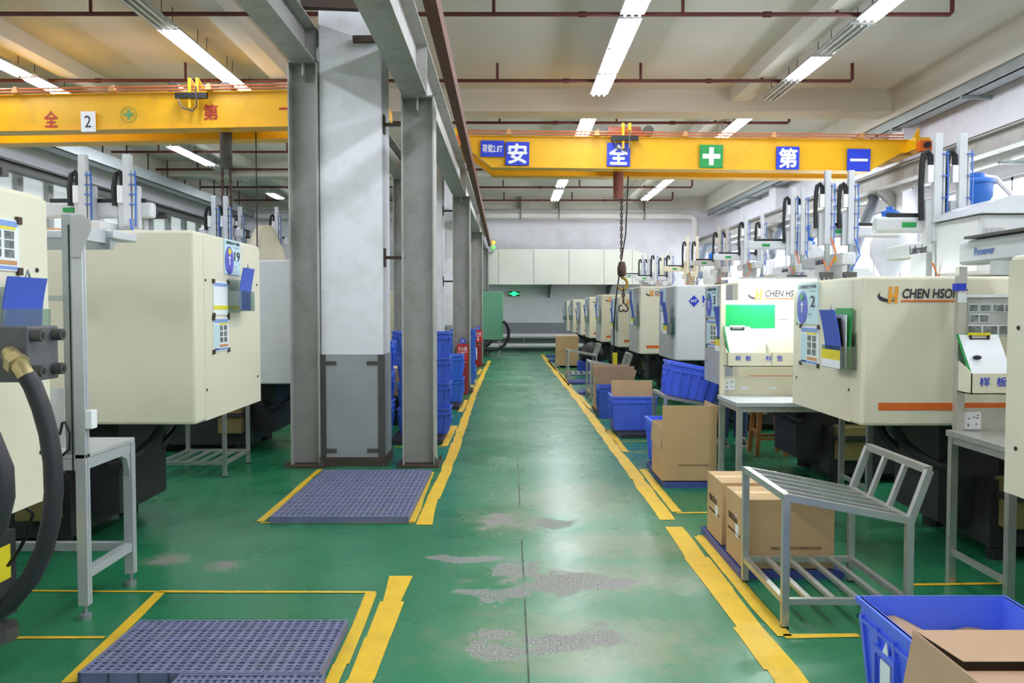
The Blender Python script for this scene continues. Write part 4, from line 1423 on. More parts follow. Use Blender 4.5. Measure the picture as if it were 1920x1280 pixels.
def tray(par, px0, px1, ptop, pbot, Y, words_, depth=.16):
    x0, x1, z0, z1 = px_rect(px0, ptop, px1, pbot, Y - depth)
    g = MB()
    yf = Y - depth
    g.bx(x0, x1, yf, yf + .006, z0, z1)
    g.bx(x0, x1, yf, Y, z0, z0 + .006)
    for x in (x0, (x0 + x1) / 2, x1 - .004):
        g.prism([(x, yf, z0), (x, Y, z0), (x, Y, z1 + .07), (x, yf, z1)], (.004, 0, 0))
    o = g.build('sample_tray', 'cream', par)
    for wd, fx, sz in words_:
        txt(wd, 'signblue', o, (x0 + (x1 - x0) * fx, yf, z0 + (z1 - z0) * .6), RX, RZ, sz, sz * .95, .01, out=.002)
    return o


# table 1, before machine 2
T1 = steel_table('steel worktable with sample board at right between machines 1 and 2', 2.48, 3.5, 4.2, 4.8, .864)
YB = 4.77
p = U(1803, 500, YB)
MB().bx(p.x - .022, p.x + .022, YB - .02, YB + .025, .864, U(1803, 500, YB).z).build('board_post', 'stainless', T1)
x0, x1, z0, z1 = px_rect(1795, 531, 1812, 545, YB - .025)
MB().bx(x0, x1, YB - .023, YB + .028, z0, z1).build('blue_tape', 'signblue', T1)
x0, x1, z0, z1 = px_rect(1797, 549, 1813, 567, YB - .025)
MB().bx(x0, x1, YB - .024, YB - .02, z0, z1).build('white_tape', 'paper', T1)
x0, x1, z0, z1 = px_rect(1809, 765, 1990, 808, YB)
MB().bx(x0, x1, YB, YB + .012, .864, z1).build('backsplash', 'stainless', T1)
socket(T1, 1805, 772, 1837, 804, YB)
x0, x1, z0, z1 = px_rect(1809, 556, 1990, 632, YB)
bd = MB().bx(x0, x1, YB, YB + .015, z0, z1).build('sample_board', 'greypanel', T1)
MB().bx(x0, x1, YB - .015, YB + .015, z1 - .004, z1 + .012).build('board_rail', 'white', bd)
for k, (pa, pt, pw, ph) in enumerate([(1817, 571, 15, 12), (1838, 571, 18, 12), (1862, 571, 19, 12), (1885, 571, 19, 12), (1819, 590, 15, 13), (1837, 590, 16, 13), (1815, 611, 24, 16), (1843, 611, 26, 15), (1873, 611, 24, 16)]):
    a_, b_, c_, d_ = px_rect(pa, pt, pa + pw, pt + ph, YB)
    o = MB().bx(a_ - .004, b_ + .004, YB - .003, YB, c_ - .004, d_ + .004).build('picture_card', 'paper', bd)
    MB().bx(a_, b_, YB - .005, YB - .003, c_, d_).build('picture', 'photo', o)
tray(T1, 1822, 1990, 700, 739, YB, [('样', .145, .055), ('板', .335, .055)], .16)
clipboard('clipboard with white sheet in the tray of right table', 1815, 1888, 627, 702, YB - .12, .1)
tag(MB().ball((U(1836, 668, YB - .12).x, YB - .1, U(1836, 668, YB).z), .016, (1.6, .6, .8)).build('key_fob', 'ink'), 'small dark part in a bag hanging on the right clipboard', 'sample')

# table 3, lit by its own tube
T3 = steel_table('lit steel worktable with green board in front of machine 3', 1.72, 2.75, 6.42, 7.0, .84, 'alu')  # paler, less metallic top paints the tube's light onto stainless steel
YT = 7.0
p = U(1354, 533, YT)
MB().bx(p.x - .018, p.x + .02, YT - .04, YT, .84, p.z).build('board_post', 'cream', T3)
x0, x1, z0, z1 = px_rect(1356, 705, 1530, 742, YT)
MB().bx(x0, x1, YT - .01, YT, .84, z1).build('backsplash', 'cream', T3)
socket(T3, 1357, 709, 1377, 731, YT - .01)
for pa in (1390, 1442, 1484):
    a_, b_, c_, d_ = px_rect(pa, 725, pa + 14, 730, YT - .01)
    MB().bx(a_, b_, YT - .013, YT - .01, c_, d_).build('paper_label', 'paper', T3)
x0, x1, z0, z1 = px_rect(1358, 563, 1530, 624, YT)
bd = MB().bx(x0, x1, YT - .01, YT + .01, z0, z1).build('sample_board', 'paper', T3)
a_, b_, c_, d_ = px_rect(1358, 571, 1452, 615, YT)
MB().bx(a_, b_, YT - .014, YT - .01, c_, d_).build('green_sheet', 'board_green', bd)
a_, b_, c_, d_ = px_rect(1456, 581, 1479, 598, YT)
MB().bx(a_, b_, YT - .013, YT - .01, c_, d_).build('picture', 'greypanel', bd)
MB().bx(x0, x1, YT - .04, YT + .01, z0 - .01, z0 + .012).build('board_rail', 'white', bd)
tray(T3, 1364, 1530, 661, 687, YT, [('样', .12, .045), ('板', .235, .045), ('标', .465, .045), ('签', .59, .045)], .16)
clipboard('clipboard with white sheet under the lit green board', 1363, 1410, 612, 663, YT - .12, .08, 'paper')
x0, x1, z0, z1 = px_rect(1386, 524, 1530, 530, YT - .1)
lt = thing('task_light', 'bright tube light hanging over the green board of lit table', 'lamp', ((x0 + x1) / 2, YT - .1, z0))
MB().bx(x0, x1, YT - .14, YT - .06, z1 + .004, z1 + .02).build('lamp_housing', 'robotwhite', lt)
MB().cyl((x0, YT - .1, z1 - .01), (x1, YT - .1, z1 - .01), .014, 8).build('fluorescent_tube', 'bulb_on', lt)
MB().bx(p.x - .02, x0 + .02, YT - .05, YT - .03, z1 + .0, z1 + .02).build('lamp_arm', 'robotwhite', lt)

# left workbench of aluminium profile
pb = G(148, 1166)
XL_, YLn = -2.1, 4.2
YLf = 4.76
zb_ = .83
t = thing('profile_workbench', 'aluminium profile workbench with tall post at the left machines', 'workbench', (-2.6, 4.5, 0))
MB().bx(-3.2, XL_, YLn, YLf, zb_ - .025, zb_).build('tabletop', 'greypanel', t, bevel=.004)
g = MB()
g.bx(XL_ - .05, XL_ - .005, YLn + .05, YLf - .05, zb_ - .08, zb_ - .025)
g.bx(XL_ - .05, XL_ - .005, YLn + .05, YLf - .05, .2, .245)
g.bx(-3.2, XL_ - .05, YLf - .05, YLf - .005, zb_ - .08, zb_ - .025)
g.bx(-3.2, XL_ - .05, YLf - .05, YLf - .005, .2, .245)
g.bx(-3.2, XL_ - .05, YLn, YLn + .045, zb_ - .08, zb_ - .025)
g.build('side_rail', 'alu', t)
g = MB()
for (y, s_) in ((YLf - .05, -1),):
    P = [(XL_ - .04, y, zb_ - .08), (XL_ - .04, y + s_ * .1, zb_ - .08), (XL_ - .04, y + s_ * .03, zb_ - .11), (XL_ - .04, y, zb_ - .2)]
    g.prism(P, (.03, 0, 0))
g.build('corner_gusset', 'alu', t)
ztop = U(140, 402, YLn).z
for (x, y, z) in ((XL_ - .05, YLn, ztop), (XL_ - .05, YLf - .045, zb_ - .025), (-3.2, YLn, zb_ - .025), (-3.2, YLf - .045, zb_ - .025)):
    g = MB().bx(x, x + .05, y, y + .02, .07, z).bx(x, x + .05, y + .025, y + .045, .07, z).bx(x + .004, x + .046, y + .015, y + .03, .07, z)
    o = g.build('leg', 'alu', t)
    MB().cyl((x + .025, y + .022, 0), (x + .025, y + .022, .025), .03, 12).cyl((x + .025, y + .022, .02), (x + .025, y + .022, .08), .01, 8).build('levelling_foot', 'galv', o)
g = MB().bx(XL_ - .05 - .045, XL_ - .05, YLn, YLn + .045, zb_, ztop)
g.build('tall_post', 'galv', t)
MB().bx(XL_ - .063, XL_ - .057, YLn - .003, YLn, .6, ztop - .05).build('black_cable', 'black', t)
a_ = [U(q_[0], q_[1], YLn - .01) for q_ in ((132, 405), (152, 402), (170, 412), (170, 430), (148, 482), (132, 482))]
MB().prism(a_, (0, .008, 0)).build('gusset_plate', 'greypanel', t)
MB().bx(-2.6, XL_ - .05, YLn + .01, YLn + .05, U(100, 564, YLn).z, U(100, 554, YLn).z).build('cross_rail', 'greypanel', t)
MB().bx(XL_ - .04, XL_ + .0, YLn + .05, 4.58, ztop - .12, ztop - .05).build('lamp_arm', 'alu', t)
z9 = U(150, 432, 4.5).z
MB().bx(-2.8, -2.06, 4.46, 4.74, z9 - .045, z9).build('lamp_hood', 'alu', t, bevel=.006)
MB().bx(-2.8, -2.08, 4.46, 4.5, z9 - .1, z9 - .045).build('lamp_lens', 'galv', t)
x0, x1, z0, z1 = px_rect(141, 770, 153, 805, YLn - .01)
MB().bx(XL_, XL_ + .035, YLn + .0, YLn + .06, z0, z1).build('switch_box', 'white', t, bevel=.004)
P = [U(112, 815, 4.15), U(117, 792, 4.15), U(122, 790, 4.15), U(131, 812, 4.15), U(130, 842, 4.15), U(112, 858, 4.15)]
MB().tube(P, .007, 6).build('loose_cable', 'black', t, smooth=True)
tag(MB().bx(-2.42, -2.25, 4.3, 4.303, U(108, 840, 4.3).z, U(108, 728, 4.3).z).build('paper_bag', 'paper'), 'white plastic sheet hanging behind the left workbench post', 'sheet')


# ------------------------------------------------------------------ floor mats (slatted plastic pallets)
def make_mat(m, w=1.0, d=.6, h=.05, nx=8, ny=5):
    g = MB()
    for k in range(nx + 1):
        x = -w / 2 + w * k / nx
        x = min(max(x, -w / 2 + .006), w / 2 - .006)
        g.bx(x - .006, x + .006, -d / 2, d / 2, .0, h)
    for k in range(ny + 1):
        y = -d / 2 + d * k / ny
        y = min(max(y, -d / 2 + .006), d / 2 - .006)
        g.bx(-w / 2, w / 2, y - .006, y + .006, .0, h - .001)
    cx, cy = w / nx, d / ny
    for i in range(nx):
        for k in (1, 2):
            x = -w / 2 + cx * (i + k / 3.0)
            g.bx(x - .009, x + .009, -d / 2 + .006, d / 2 - .006, .012, h - .003)
    for i in range(ny):
        for k in (1, 2, 3):
            y = -d / 2 + cy * (i + k / 4.0)
            g.bx(-w / 2 + .006, w / 2 - .006, y - .007, y + .007, .012, h - .004)
    return g.build('floor_pallet', m, base=(0, 0, 0))


MP = {m: None for m in ('mat', 'matblue', 'matdark')}


def lay(m, x, y, label, rz=0.0, z=0.0, group='slatted plastic floor pallets'):
    if MP[m] is None:
        MP[m] = make_mat(m)
        MP[m].location = (x, y, z)
        MP[m].rotation_euler = (0, 0, rz)
        return tag(MP[m], label, 'pallet', group)
    o = copy_tree(MP[m], (x, y, z), label, rz)
    return o


HP = math.pi / 2
a, c = G(142, 1261, .05), G(604, 1261, .05)
xm = (a.x + c.x) / 2
lay('mat', xm, a.y + .3, 'slate blue slatted floor pallet at bottom left of the picture')
p = G(470, 1268, .05)
lay('mat', p.x, a.y - .51, 'floor pallet cut by the bottom picture edge in front of another', HP)
a, c = G(502, 968, .05), G(770, 968, .05)
xm = (a.x + c.x) / 2
for k in range(3):
    lay('mat', xm, a.y + .3 + .602 * k, ['front one of three floor pallets by the nearest white column', 'middle one of three floor pallets by the nearest white column',
                                        'rear one of three floor pallets touching the nearest white column'][k])
lay('matblue', 1.62, 5.33, 'blue floor pallet under the two closed cardboard boxes', HP)
lay('matblue', 1.64, 7.82, 'blue floor pallet under the tall open cardboard box', HP)
lay('matdark', 1.62, 10.62, 'black floor pallet under the wide blue bin', HP)
lay('matdark', 1.58, 12.75, 'black floor pallet under the big open cardboard box', HP)
lay('matblue', 1.75, 15.55, 'blue floor pallet under the second stainless cart', 0)
for k, (px, py, lab) in enumerate([(1090, 716, 'blue floor pallet nearest beyond the second stainless cart'), (1085, 700, 'blue floor pallet under the far stainless cart'), (1068, 684, 'blue floor pallet under the stacked boxes'),
                                   (1047, 675, 'blue floor pallet beyond the stacked boxes'), (1040, 667, 'farthest blue floor pallet right of the aisle')]):
    p = G(px, py, .05)
    lay('matblue', p.x + .25, p.y + .3, lab)
lay('matdark', -1.07, 10.15, 'dark floor pallet under the stack of four blue bins', HP)
lay('matdark', -1.08, 13.5, 'dark floor pallet under the pair of blue bins', HP)


# ------------------------------------------------------------------ blue bins
def make_bin(w, d, h, m, name='plastic_bin', nrx=4, nry=3, labels=False):
    g = MB()
    i = .045
    t = .012
    B = [(-w / 2 + i, -d / 2 + i), (w / 2 - i, -d / 2 + i), (w / 2 - i, d / 2 - i), (-w / 2 + i, d / 2 - i)]
    T = [(-w / 2 + .012, -d / 2 + .012), (w / 2 - .012, -d / 2 + .012), (w / 2 - .012, d / 2 - .012), (-w / 2 + .012, d / 2 - .012)]
    g.bx(B[0][0], B[1][0], B[0][1], B[2][1], 0, t)

    def inn(p):
        return (p[0] - math.copysign(t, p[0]), p[1] - math.copysign(t, p[1]))
    for k in range(4):
        b0, b1, t0, t1 = B[k], B[(k + 1) % 4], T[k], T[(k + 1) % 4]
        q = [(*b0, 0), (*b1, 0), (*t1, h), (*t0, h), (*inn(b0), 0), (*inn(b1), 0), (*inn(t1), h), (*inn(t0), h)]
        v = [g.b.verts.new(p) for p in q]
        for f in ((0, 1, 2, 3), (5, 4, 7, 6), (0, 4, 5, 1), (3, 2, 6, 7), (0, 3, 7, 4), (1, 5, 6, 2)):
            g.b.faces.new([v[j] for j in f])
        n = nrx if k % 2 == 0 else nry
        for j in range(n + 1):
            f = .06 + .88 * j / n
            lo = Vector((b0[0] + (b1[0] - b0[0]) * f, b0[1] + (b1[1] - b0[1]) * f, .0))
            hi = Vector((t0[0] + (t1[0] - t0[0]) * f, t0[1] + (t1[1] - t0[1]) * f, h - .06))
            g.bar(lo, hi, .022, .018, (t1[1] - t0[1], -(t1[0] - t0[0]), 0))
    for (x0, x1, y0, y1) in ((-w / 2, w / 2, -d / 2, -d / 2 + .02), (-w / 2, w / 2, d / 2 - .02, d / 2), (-w / 2, -w / 2 + .02, -d / 2 + .02, d / 2 - .02), (w / 2 - .02, w / 2, -d / 2 + .02, d / 2 - .02)):
        g.bx(x0, x1, y0, y1, h - .022, h)
    for (x0, x1, y0, y1) in ((-w / 2 + .006, w / 2 - .006, -d / 2 + .006, -d / 2 + .018), (-w / 2 + .006, w / 2 - .006, d / 2 - .018, d / 2 - .006), (-w / 2 + .006, -w / 2 + .018, -d / 2, d / 2), (w / 2 - .018, w / 2 - .006, -d / 2, d / 2)):
        g.bx(x0, x1, max(y0, -d / 2 + .006), min(y1, d / 2 - .006), h - .085, h - .07)
    r = bpy.data.objects.new(name, None)
    COL.objects.link(r)
    ORG[r.name] = Vector((0, 0, 0))
    g.build('bin_body', m, r)
    # hand grips on the short ends
    for s_ in (-1, 1):
        x = s_ * (w / 2 - .012)
        o = MB().bx(x - .01, x + .012, -.09, .09, h - .15, h - .125).bx(x - .01, x + .012, -.09, -.07, h * .35, h - .15).bx(x - .01, x + .012, .07, .09, h * .35, h - .15).build('hand_grip', m, r)
    return r


bins = {}


def put_bin(key, loc, label, spec=None, rz=0.0, group=None):
    if key not in bins:
        bins[key] = make_bin(*spec)
        o = bins[key]
        o.location = loc
        o.rotation_euler = (0, 0, rz)
        tag(o, label, 'bin', group)
        return o
    return copy_tree(bins[key], loc, label, rz, group=group)


a, c = G(1606, 1116, .42), G(1866, 1109, .42)
n_ = G(1706, 1194, .42)
BX = Vector(((a.x + c.x) / 2 + .005, a.y - .25, 0))
fb = put_bin('big', BX, 'large blue bin in the bottom right corner holding cardboard', (c.x - a.x + .02, .5, .42, 'bin'))
ORG[fb.name] = BX
w_ = (c.x - a.x + .02) / 2
tg = MB()
MB().bx(BX.x - w_ + .005, BX.x - w_ + .009, BX.y - .05, BX.y + .03, .15, .26).build('paper_label', 'paper', fb)
MB().prism([(BX.x - w_ + .002, BX.y - .04, .29), (BX.x - w_ + .002, BX.y + .01, .29), (BX.x - w_ + .004, BX.y - .02, .34)], (.004, 0, 0)).build('paper_scrap', 'paper', fb)
g = MB()
n = 12
vs = []
for i in range(n + 1):
    row = []
    for j in range(6):
        x = -w_ + .05 + (2 * w_ - .1) * i / n
        y = -.2 + .4 * j / 5
        z = .30 + .02 * math.sin(i * .9) * (j / 5) + .012 * math.cos(j * 1.2 + i * .5) + (.03 if i < 5 else 0) * j / 5
        row.append(g.b.verts.new((BX.x + x, BX.y + y, z)))
    vs.append(row)
for i in range(n):
    for j in range(5):
        g.b.faces.new((vs[i][j], vs[i + 1][j], vs[i + 1][j + 1], vs[i][j + 1]))
o = tag(g.build('cardboard_sheet', 'carddark', smooth=True), 'wavy brown cardboard sheet lying inside the corner blue bin', 'cardboard')
k = o.modifiers.new('solid', 'SOLIDIFY')
k.thickness = .006


def carton(label, x0, x1, y0, y1, z0, z1, m='card', flaps=None, text=None, tape=True, lefttxt=None):
    t = thing('cardboard_box', label, 'box', ((x0 + x1) / 2, (y0 + y1) / 2, z0))
    th = .006
    if flaps is None:
        MB().bx(x0, x1, y0, y1, z0, z1).build('box_body', m, t, bevel=.004)
        if tape:
            MB().bx(x0 + .001, x1 - .001, (y0 + y1) / 2 - .03, (y0 + y1) / 2 + .03, z1, z1 + .0015).build('packing_tape', 'cardlight', t)
    else:
        g = MB()
        g.bx(x0, x1, y0, y0 + th, z0, z1).bx(x0, x1, y1 - th, y1, z0, z1).bx(x0, x0 + th, y0 + th, y1 - th, z0, z1).bx(x1 - th, x1, y0 + th, y1 - th, z0, z1).bx(x0, x1, y0, y1, z0, z0 + th)
        g.build('box_body', m, t)
        for (side, ang, ln) in flaps:
            ca, sa = math.cos(math.radians(ang)) * ln, math.sin(math.radians(ang)) * ln
            g = MB()
            if side == 'L':
                g.prism([(x0, y0 + .005, z1), (x0, y1 - .005, z1), (x0 - ca, y1 - .005, z1 + sa), (x0 - ca, y0 + .005, z1 + sa)], (th, 0, .001))
            elif side == 'R':
                g.prism([(x1, y0 + .005, z1), (x1, y1 - .005, z1), (x1 + ca, y1 - .005, z1 + sa), (x1 + ca, y0 + .005, z1 + sa)], (-th, 0, .001))
            elif side == 'F':
                g.prism([(x0 + .005, y0, z1), (x1 - .005, y0, z1), (x1 - .005, y0 - ca, z1 + sa), (x0 + .005, y0 - ca, z1 + sa)], (0, th, .001))
            elif side == 'B':
                g.prism([(x0 + .005, y1, z1), (x1 - .005, y1, z1), (x1 - .005, y1 + ca, z1 + sa), (x0 + .005, y1 + ca, z1 + sa)], (0, -th, .003))
            g.build('flap', m, t)
    if text:
        txt(text, 'inkfade', t, ((x0 + x1) / 2 + (x1 - x0) * .08, y0, z0 + (z1 - z0) * .3), RX, RZ, (x1 - x0) * .55, .018, .012, out=.001)
    if lefttxt:
        ym, H_ = (y0 + y1) / 2, z1 - z0
        txt('TONG CHAO', 'inkfade', t, (x0, ym + .03, z0 + H_ * .62), (0, -1, 0), RZ, .2, .04, .02, out=.001)
        txt('PLASTIC INDUSTRY CO.,LTD', 'inkfade', t, (x0, ym, z0 + H_ * .42), (0, -1, 0), RZ, .27, .016, .012, out=.001)
        MB().bx(x0 - .002, x0, ym - .1, ym - .03, z0 + H_ * .38, z0 + H_ * .56).build('paper_label', 'paper', t)
        MB().bx(x0 - .002, x0, ym - .06, ym - .03, z0 + H_ * .64, z0 + H_ * .69).build('paper_label', 'paper', t)
    return t


TXT = 'TONG CHAO PLASTIC INDUSTRY CO.,LTD'
A = U(1397, 1073, 4.62)
carton('front one of two closed cardboard boxes behind the stainless cart', 1.337, 1.865, 4.85, 5.225, .052, .455, 'card', None, TXT, True, True)
carton('rear one of two closed cardboard boxes behind the stainless cart', 1.337, 1.8, 5.34, 5.73, .052, .452, 'card', None, TXT, True, True)
carton('tall open cardboard box standing upright before the lit table', 1.315, 1.79, 7.34, 7.85, .052, .52, 'card', [('F', 89, .19), ('R', 86, .185), ('L', -86, .18)], TXT)
carton('upper one of two stacked boxes far down the right side', 1.22, 1.8, 22.3, 22.8, .42, .83, 'card', None, None)
carton('lower one of two stacked boxes far down the right side', 1.22, 1.8, 22.3, 22.8, .052, .415, 'card', None, None)
carton('big open brown cardboard box behind the dark blue bin', 1.27, 1.83, 12.5, 13.0, .052, .52, 'carddark', [('F', 88, .18), ('L', 80, .17), ('R', 75, .12), ('B', 85, .17)], None)
# opened box at the bottom right corner
a, c = G(1711, 1181, .5), G(1815, 1280, .5)
y1_ = a.y
carton('opened cardboard box with raised flap cut by the bottom right corner', a.x, a.x + .64, y1_ - .62, y1_, .0, .5, 'carddark', [('F', -179, .31), ('B', 176, .3), ('L', -80, .2)], None)
# bins on the right side
put_bin('wide', (1.53, 10.65, .052), 'wide blue bin with cardboard standing in it by the line', (.56, .5, .42, 'bin', 'plastic_bin', 4, 3))
o = MB().prism([(1.27, 10.6, .1), (1.78, 10.6, .1), (1.78, 10.66, .65), (1.27, 10.66, .65)], (0, .008, 0)).build('cardboard_sheet', 'card')
tag(o, 'flat cardboard sheet standing up in the wide blue bin', 'cardboard')
put_bin('deep', (1.46, 12.15, 0), 'deep blue bin on the floor behind the wide bin', (.44, .42, .45, 'bindark', 'plastic_bin', 3, 3))
put_bin('wide', (1.6, 8.25, .052), 'blue bin mostly hidden behind the tall open box', rz=HP)
# left side bins
for k in range(4):
    put_bin('stack', (-1.03, 10.35, .052 + .302 * k), ['bottom', 'second', 'third', 'top'][k] + ' blue bin in the stack of four behind the second left column', (.64, .46, .31, 'bindark', 'plastic_bin', 4, 3), group='four stacked blue bins')
for k in range(2):
    put_bin('pair', (-1.0, 13.8, .052 + .375 * k), ['lower', 'upper'][k] + ' blue bin of the pair beside the fire extinguisher sign', (.52, .42, .38, 'bincyan', 'plastic_bin', 3, 3), group='pair of blue bins')
for k in range(4):
    put_bin('stack', (-1.4, 12.6, .0 + .302 * k), ['bottom', 'second', 'third', 'top'][k] + ' blue bin in the taller stack half hidden by the front stack', group='half-hidden blue bins')
for k in range(3):
    put_bin('pair', (-.95, 17.4, .0 + .375 * k), ['bottom', 'middle', 'top'][k] + ' blue bin just beyond the second aisle column', group='bins beyond the second column')
for k in range(3):
    put_bin('pair', (-1.75, 10.9 + .05 * k, .0 + .375 * k), ['bottom', 'middle', 'top'][k] + ' blue bin glimpsed between white column and steel column', group='bins glimpsed behind the white column')
tag(MB().bx(-1.02, -.82, 19.8, 20.2, 0, 1.0).build('grey_cabinet', 'darksteel', bevel=.01), 'narrow dark grey cabinet beyond the second aisle column', 'cabinet')
carton('cardboard box glimpsed between white column and steel column', -1.62, -1.36, 11.4, 11.9, .38, .75, 'card', None)
tag(MB().bx(-1.72, -1.3, 11.3, 12.0, 0, .375).build('box_stand', 'base', bevel=.01), 'dark stand under the half-hidden cardboard box', 'stand')


# ------------------------------------------------------------------ stainless carts
def make_cart(name='stainless_cart', w=.6, d=.7, zh=.655, zl=.54, bk=.23):
    r = bpy.data.objects.new(name, None)
    COL.objects.link(r)
    ORG[r.name] = Vector((0, 0, 0))
    s_ = .034
    for x, z in ((0, zh), (w, zl)):
        for y in (0, d):
            o = MB().bx(x - s_ / 2, x + s_ / 2, y - s_ / 2, y + s_ / 2, .01, z).build('leg', 'stainless', r)
            MB().bx(x - s_ / 2, x + s_ / 2, y - s_ / 2, y + s_ / 2, 0, .01).build('leg_cap', 'black', o)
    g = MB()
    for y in (0, d):
        g.bar((0, y, zh - .015), (w, y, zl - .015), s_)
    for x, z in ((0, zh), (w, zl)):
        g.bar((x, 0, z - .015), (x, d, z - .015), s_)
    g.build('sloping_frame', 'stainless', r)
    for k in range(1, 5):
        y = d * k / 5
        MB().bar((0, y, zh - .012), (w, y, zl - .012), .026, .018).build('top_slat', 'stainless', r)
    g = MB()
    for y in (0, d):
        g.bar((0, y, .13), (w, y, .13), .03)
    for x in (0, w):
        g.bar((x, 0, .13), (x, d, .13), .03)
    g.build('lower_frame', 'stainless', r)
    for k in range(1, 5):
        x = w * k / 5
        MB().bar((x, 0, .135), (x, d, .135), .028, .02).build('shelf_slat', 'stainless', r)
    g = MB()
    for y in (0, d):
        g.bar((w, y, zl - .02), (w + .09, y, zl + bk), s_)
    g.bar((w + .09, 0, zl + bk), (w + .09, d, zl + bk), s_)
    bo = g.build('backrest', 'stainless', r)
    for k in (1, 2):
        MB().bar((w, d * k / 3, zl - .01), (w + .09, d * k / 3, zl + bk), .03, .022).build('backrest_bar', 'stainless', bo)
    return r


ct = make_cart()
ct.location = (1.335, 4.09, 0)
CG = 'stainless carts with sloping tops'
tag(ct, 'nearest stainless cart with sloping slatted top and backrest', 'cart', CG)
copy_tree(ct, (1.6, 8.75, 0), 'stainless cart under the tilted blue bin')
copy_tree(ct, (1.36, 14.3, 0), 'second empty stainless cart behind the big open box')
copy_tree(ct, (1.27, 18.4, 0), 'far stainless cart in front of the stacked boxes')
copy_tree(ct, (-2.62, 8.5, 0), 'stainless cart under the left machines seen between bases', rz=math.pi)
# tilted bin on the second cart
tb = put_bin('tilt', (1.9, 9.1, .68), 'blue bin lying tilted on the stainless cart by machine 3', (.58, .56, .34, 'bin', 'plastic_bin', 5, 6))
tb.rotation_euler = (0, math.atan((.655 - .54) / .6), math.radians(-4))
tb.location = (1.6 + .29, 8.75 + .35, .655 - .115 * .29 / .6 + .008)
# dark bag and crate in the far right
tag(MB().ball((1.95, 20.3, .45), .3, (1, .8, 1.0)).build('plastic_bag', 'black', smooth=True), 'dark plastic bag slumped among the far right machines', 'bag')
put_bin('stack', (1.9, 20.0, .0), 'blue bin beneath the dark bag far down the right side')
# signs and extinguisher boxes on columns
for i, (y, nm, rk) in enumerate(((15.66, '23', (857, 645, 878, 676)), (22.96, '24', (889, 619, 904, 642)))):
    x0, x1, z0, z1 = px_rect(*rk, y)
    t = thing('extinguisher_sign', ['red fire extinguisher sign on the second aisle steel column', 'red fire extinguisher sign on the third aisle steel column'][i], 'sign', ((x0 + x1) / 2, y, z0))
    MB().bx(x0, x1, y - .012, y + .02, z0, z1).build('sign_plate', 'signred', t)
    xm, zm = (x0 + x1) / 2, (z0 + z1) / 2
    txt('灭火器', 'white', t, (xm, y - .012, z0 + (z1 - z0) * .72), RX, RZ, (x1 - x0) * .78, (z1 - z0) * .25, .015, out=.003)
    g = MB()
    g.bx(x0, x1, y - .015, y - .012, zm, zm + .008)
    zz = z0 + (z1 - z0) * .28
    g.bx(xm - .012, xm + .012, y - .015, y - .012, zz, zz + .08)
    g.prism([(xm - .035, y - .015, zz), (xm + .035, y - .015, zz), (xm, y - .015, zz - .05)], (0, .003, 0))
    g.build('white_arrow', 'white', t)
    c_ = (xm + .0, y - .012, z1 + .06)
    t2 = thing('number_disc', ['small blue number disc above the nearer fire extinguisher sign', 'small blue number disc above the farther fire extinguisher sign'][i], 'sign', c_)
    MB().cyl((c_[0], y - .012, c_[2]), (c_[0], y + .01, c_[2]), .055, 20).build('disc', 'signblue', t2)
    txt(nm, 'white', t2, c_, RX, RZ, .06, .05, .01, out=.003)
    t3 = thing('extinguisher_box', ['dark red extinguisher box at the foot of second aisle column', 'dark red extinguisher box at the foot of third aisle column'][i], 'box', (-.83, y - .2, 0))
    MB().bx(-.95, -.76, y - .34, y - .1, 0, .58).build('box_body', 'firebox', t3, bevel=.01)
    MB().bx(-.9, -.87, y - .345, y - .34, .2, .5).build('white_label', 'white', t3)

# ------------------------------------------------------------------ stools and the worker between machines
def stool(label, x, y, h, w=.3, m='wood'):
    t = thing('stool', label, 'stool', (x, y, 0))
    MB().bx(x - w / 2, x + w / 2, y - w / 2, y + w / 2, h - .04, h).build('seat', m, t, bevel=.008)
    for sx in (-1, 1):
        for sy in (-1, 1):
            MB().bar((x + sx * w * .55, y + sy * w * .5, 0), (x + sx * w * .4, y + sy * w * .4, h - .04), .045).build('leg', m, t)
    g = MB()
    for sy in (-1, 1):
        g.bar((x - w * .5, y + sy * w * .46, .18), (x + w * .5, y + sy * w * .46, .18), .03)
    for sx in (-1, 1):
        g.bar((x + sx * w * .5, y - w * .46, .25), (x + sx * w * .5, y + w * .46, .25), .03)
    g.build('rung', m, t)
    return t


p = G(1447, 855)
stool('wooden stool seen under machine 3 behind the lit table', p.x, p.y + .15, .62, .28)
p = G(1165, 692)
stool('pale metal stool among the bases right of the yellow pendant', p.x + .1, p.y, .5, .3, 'alu')


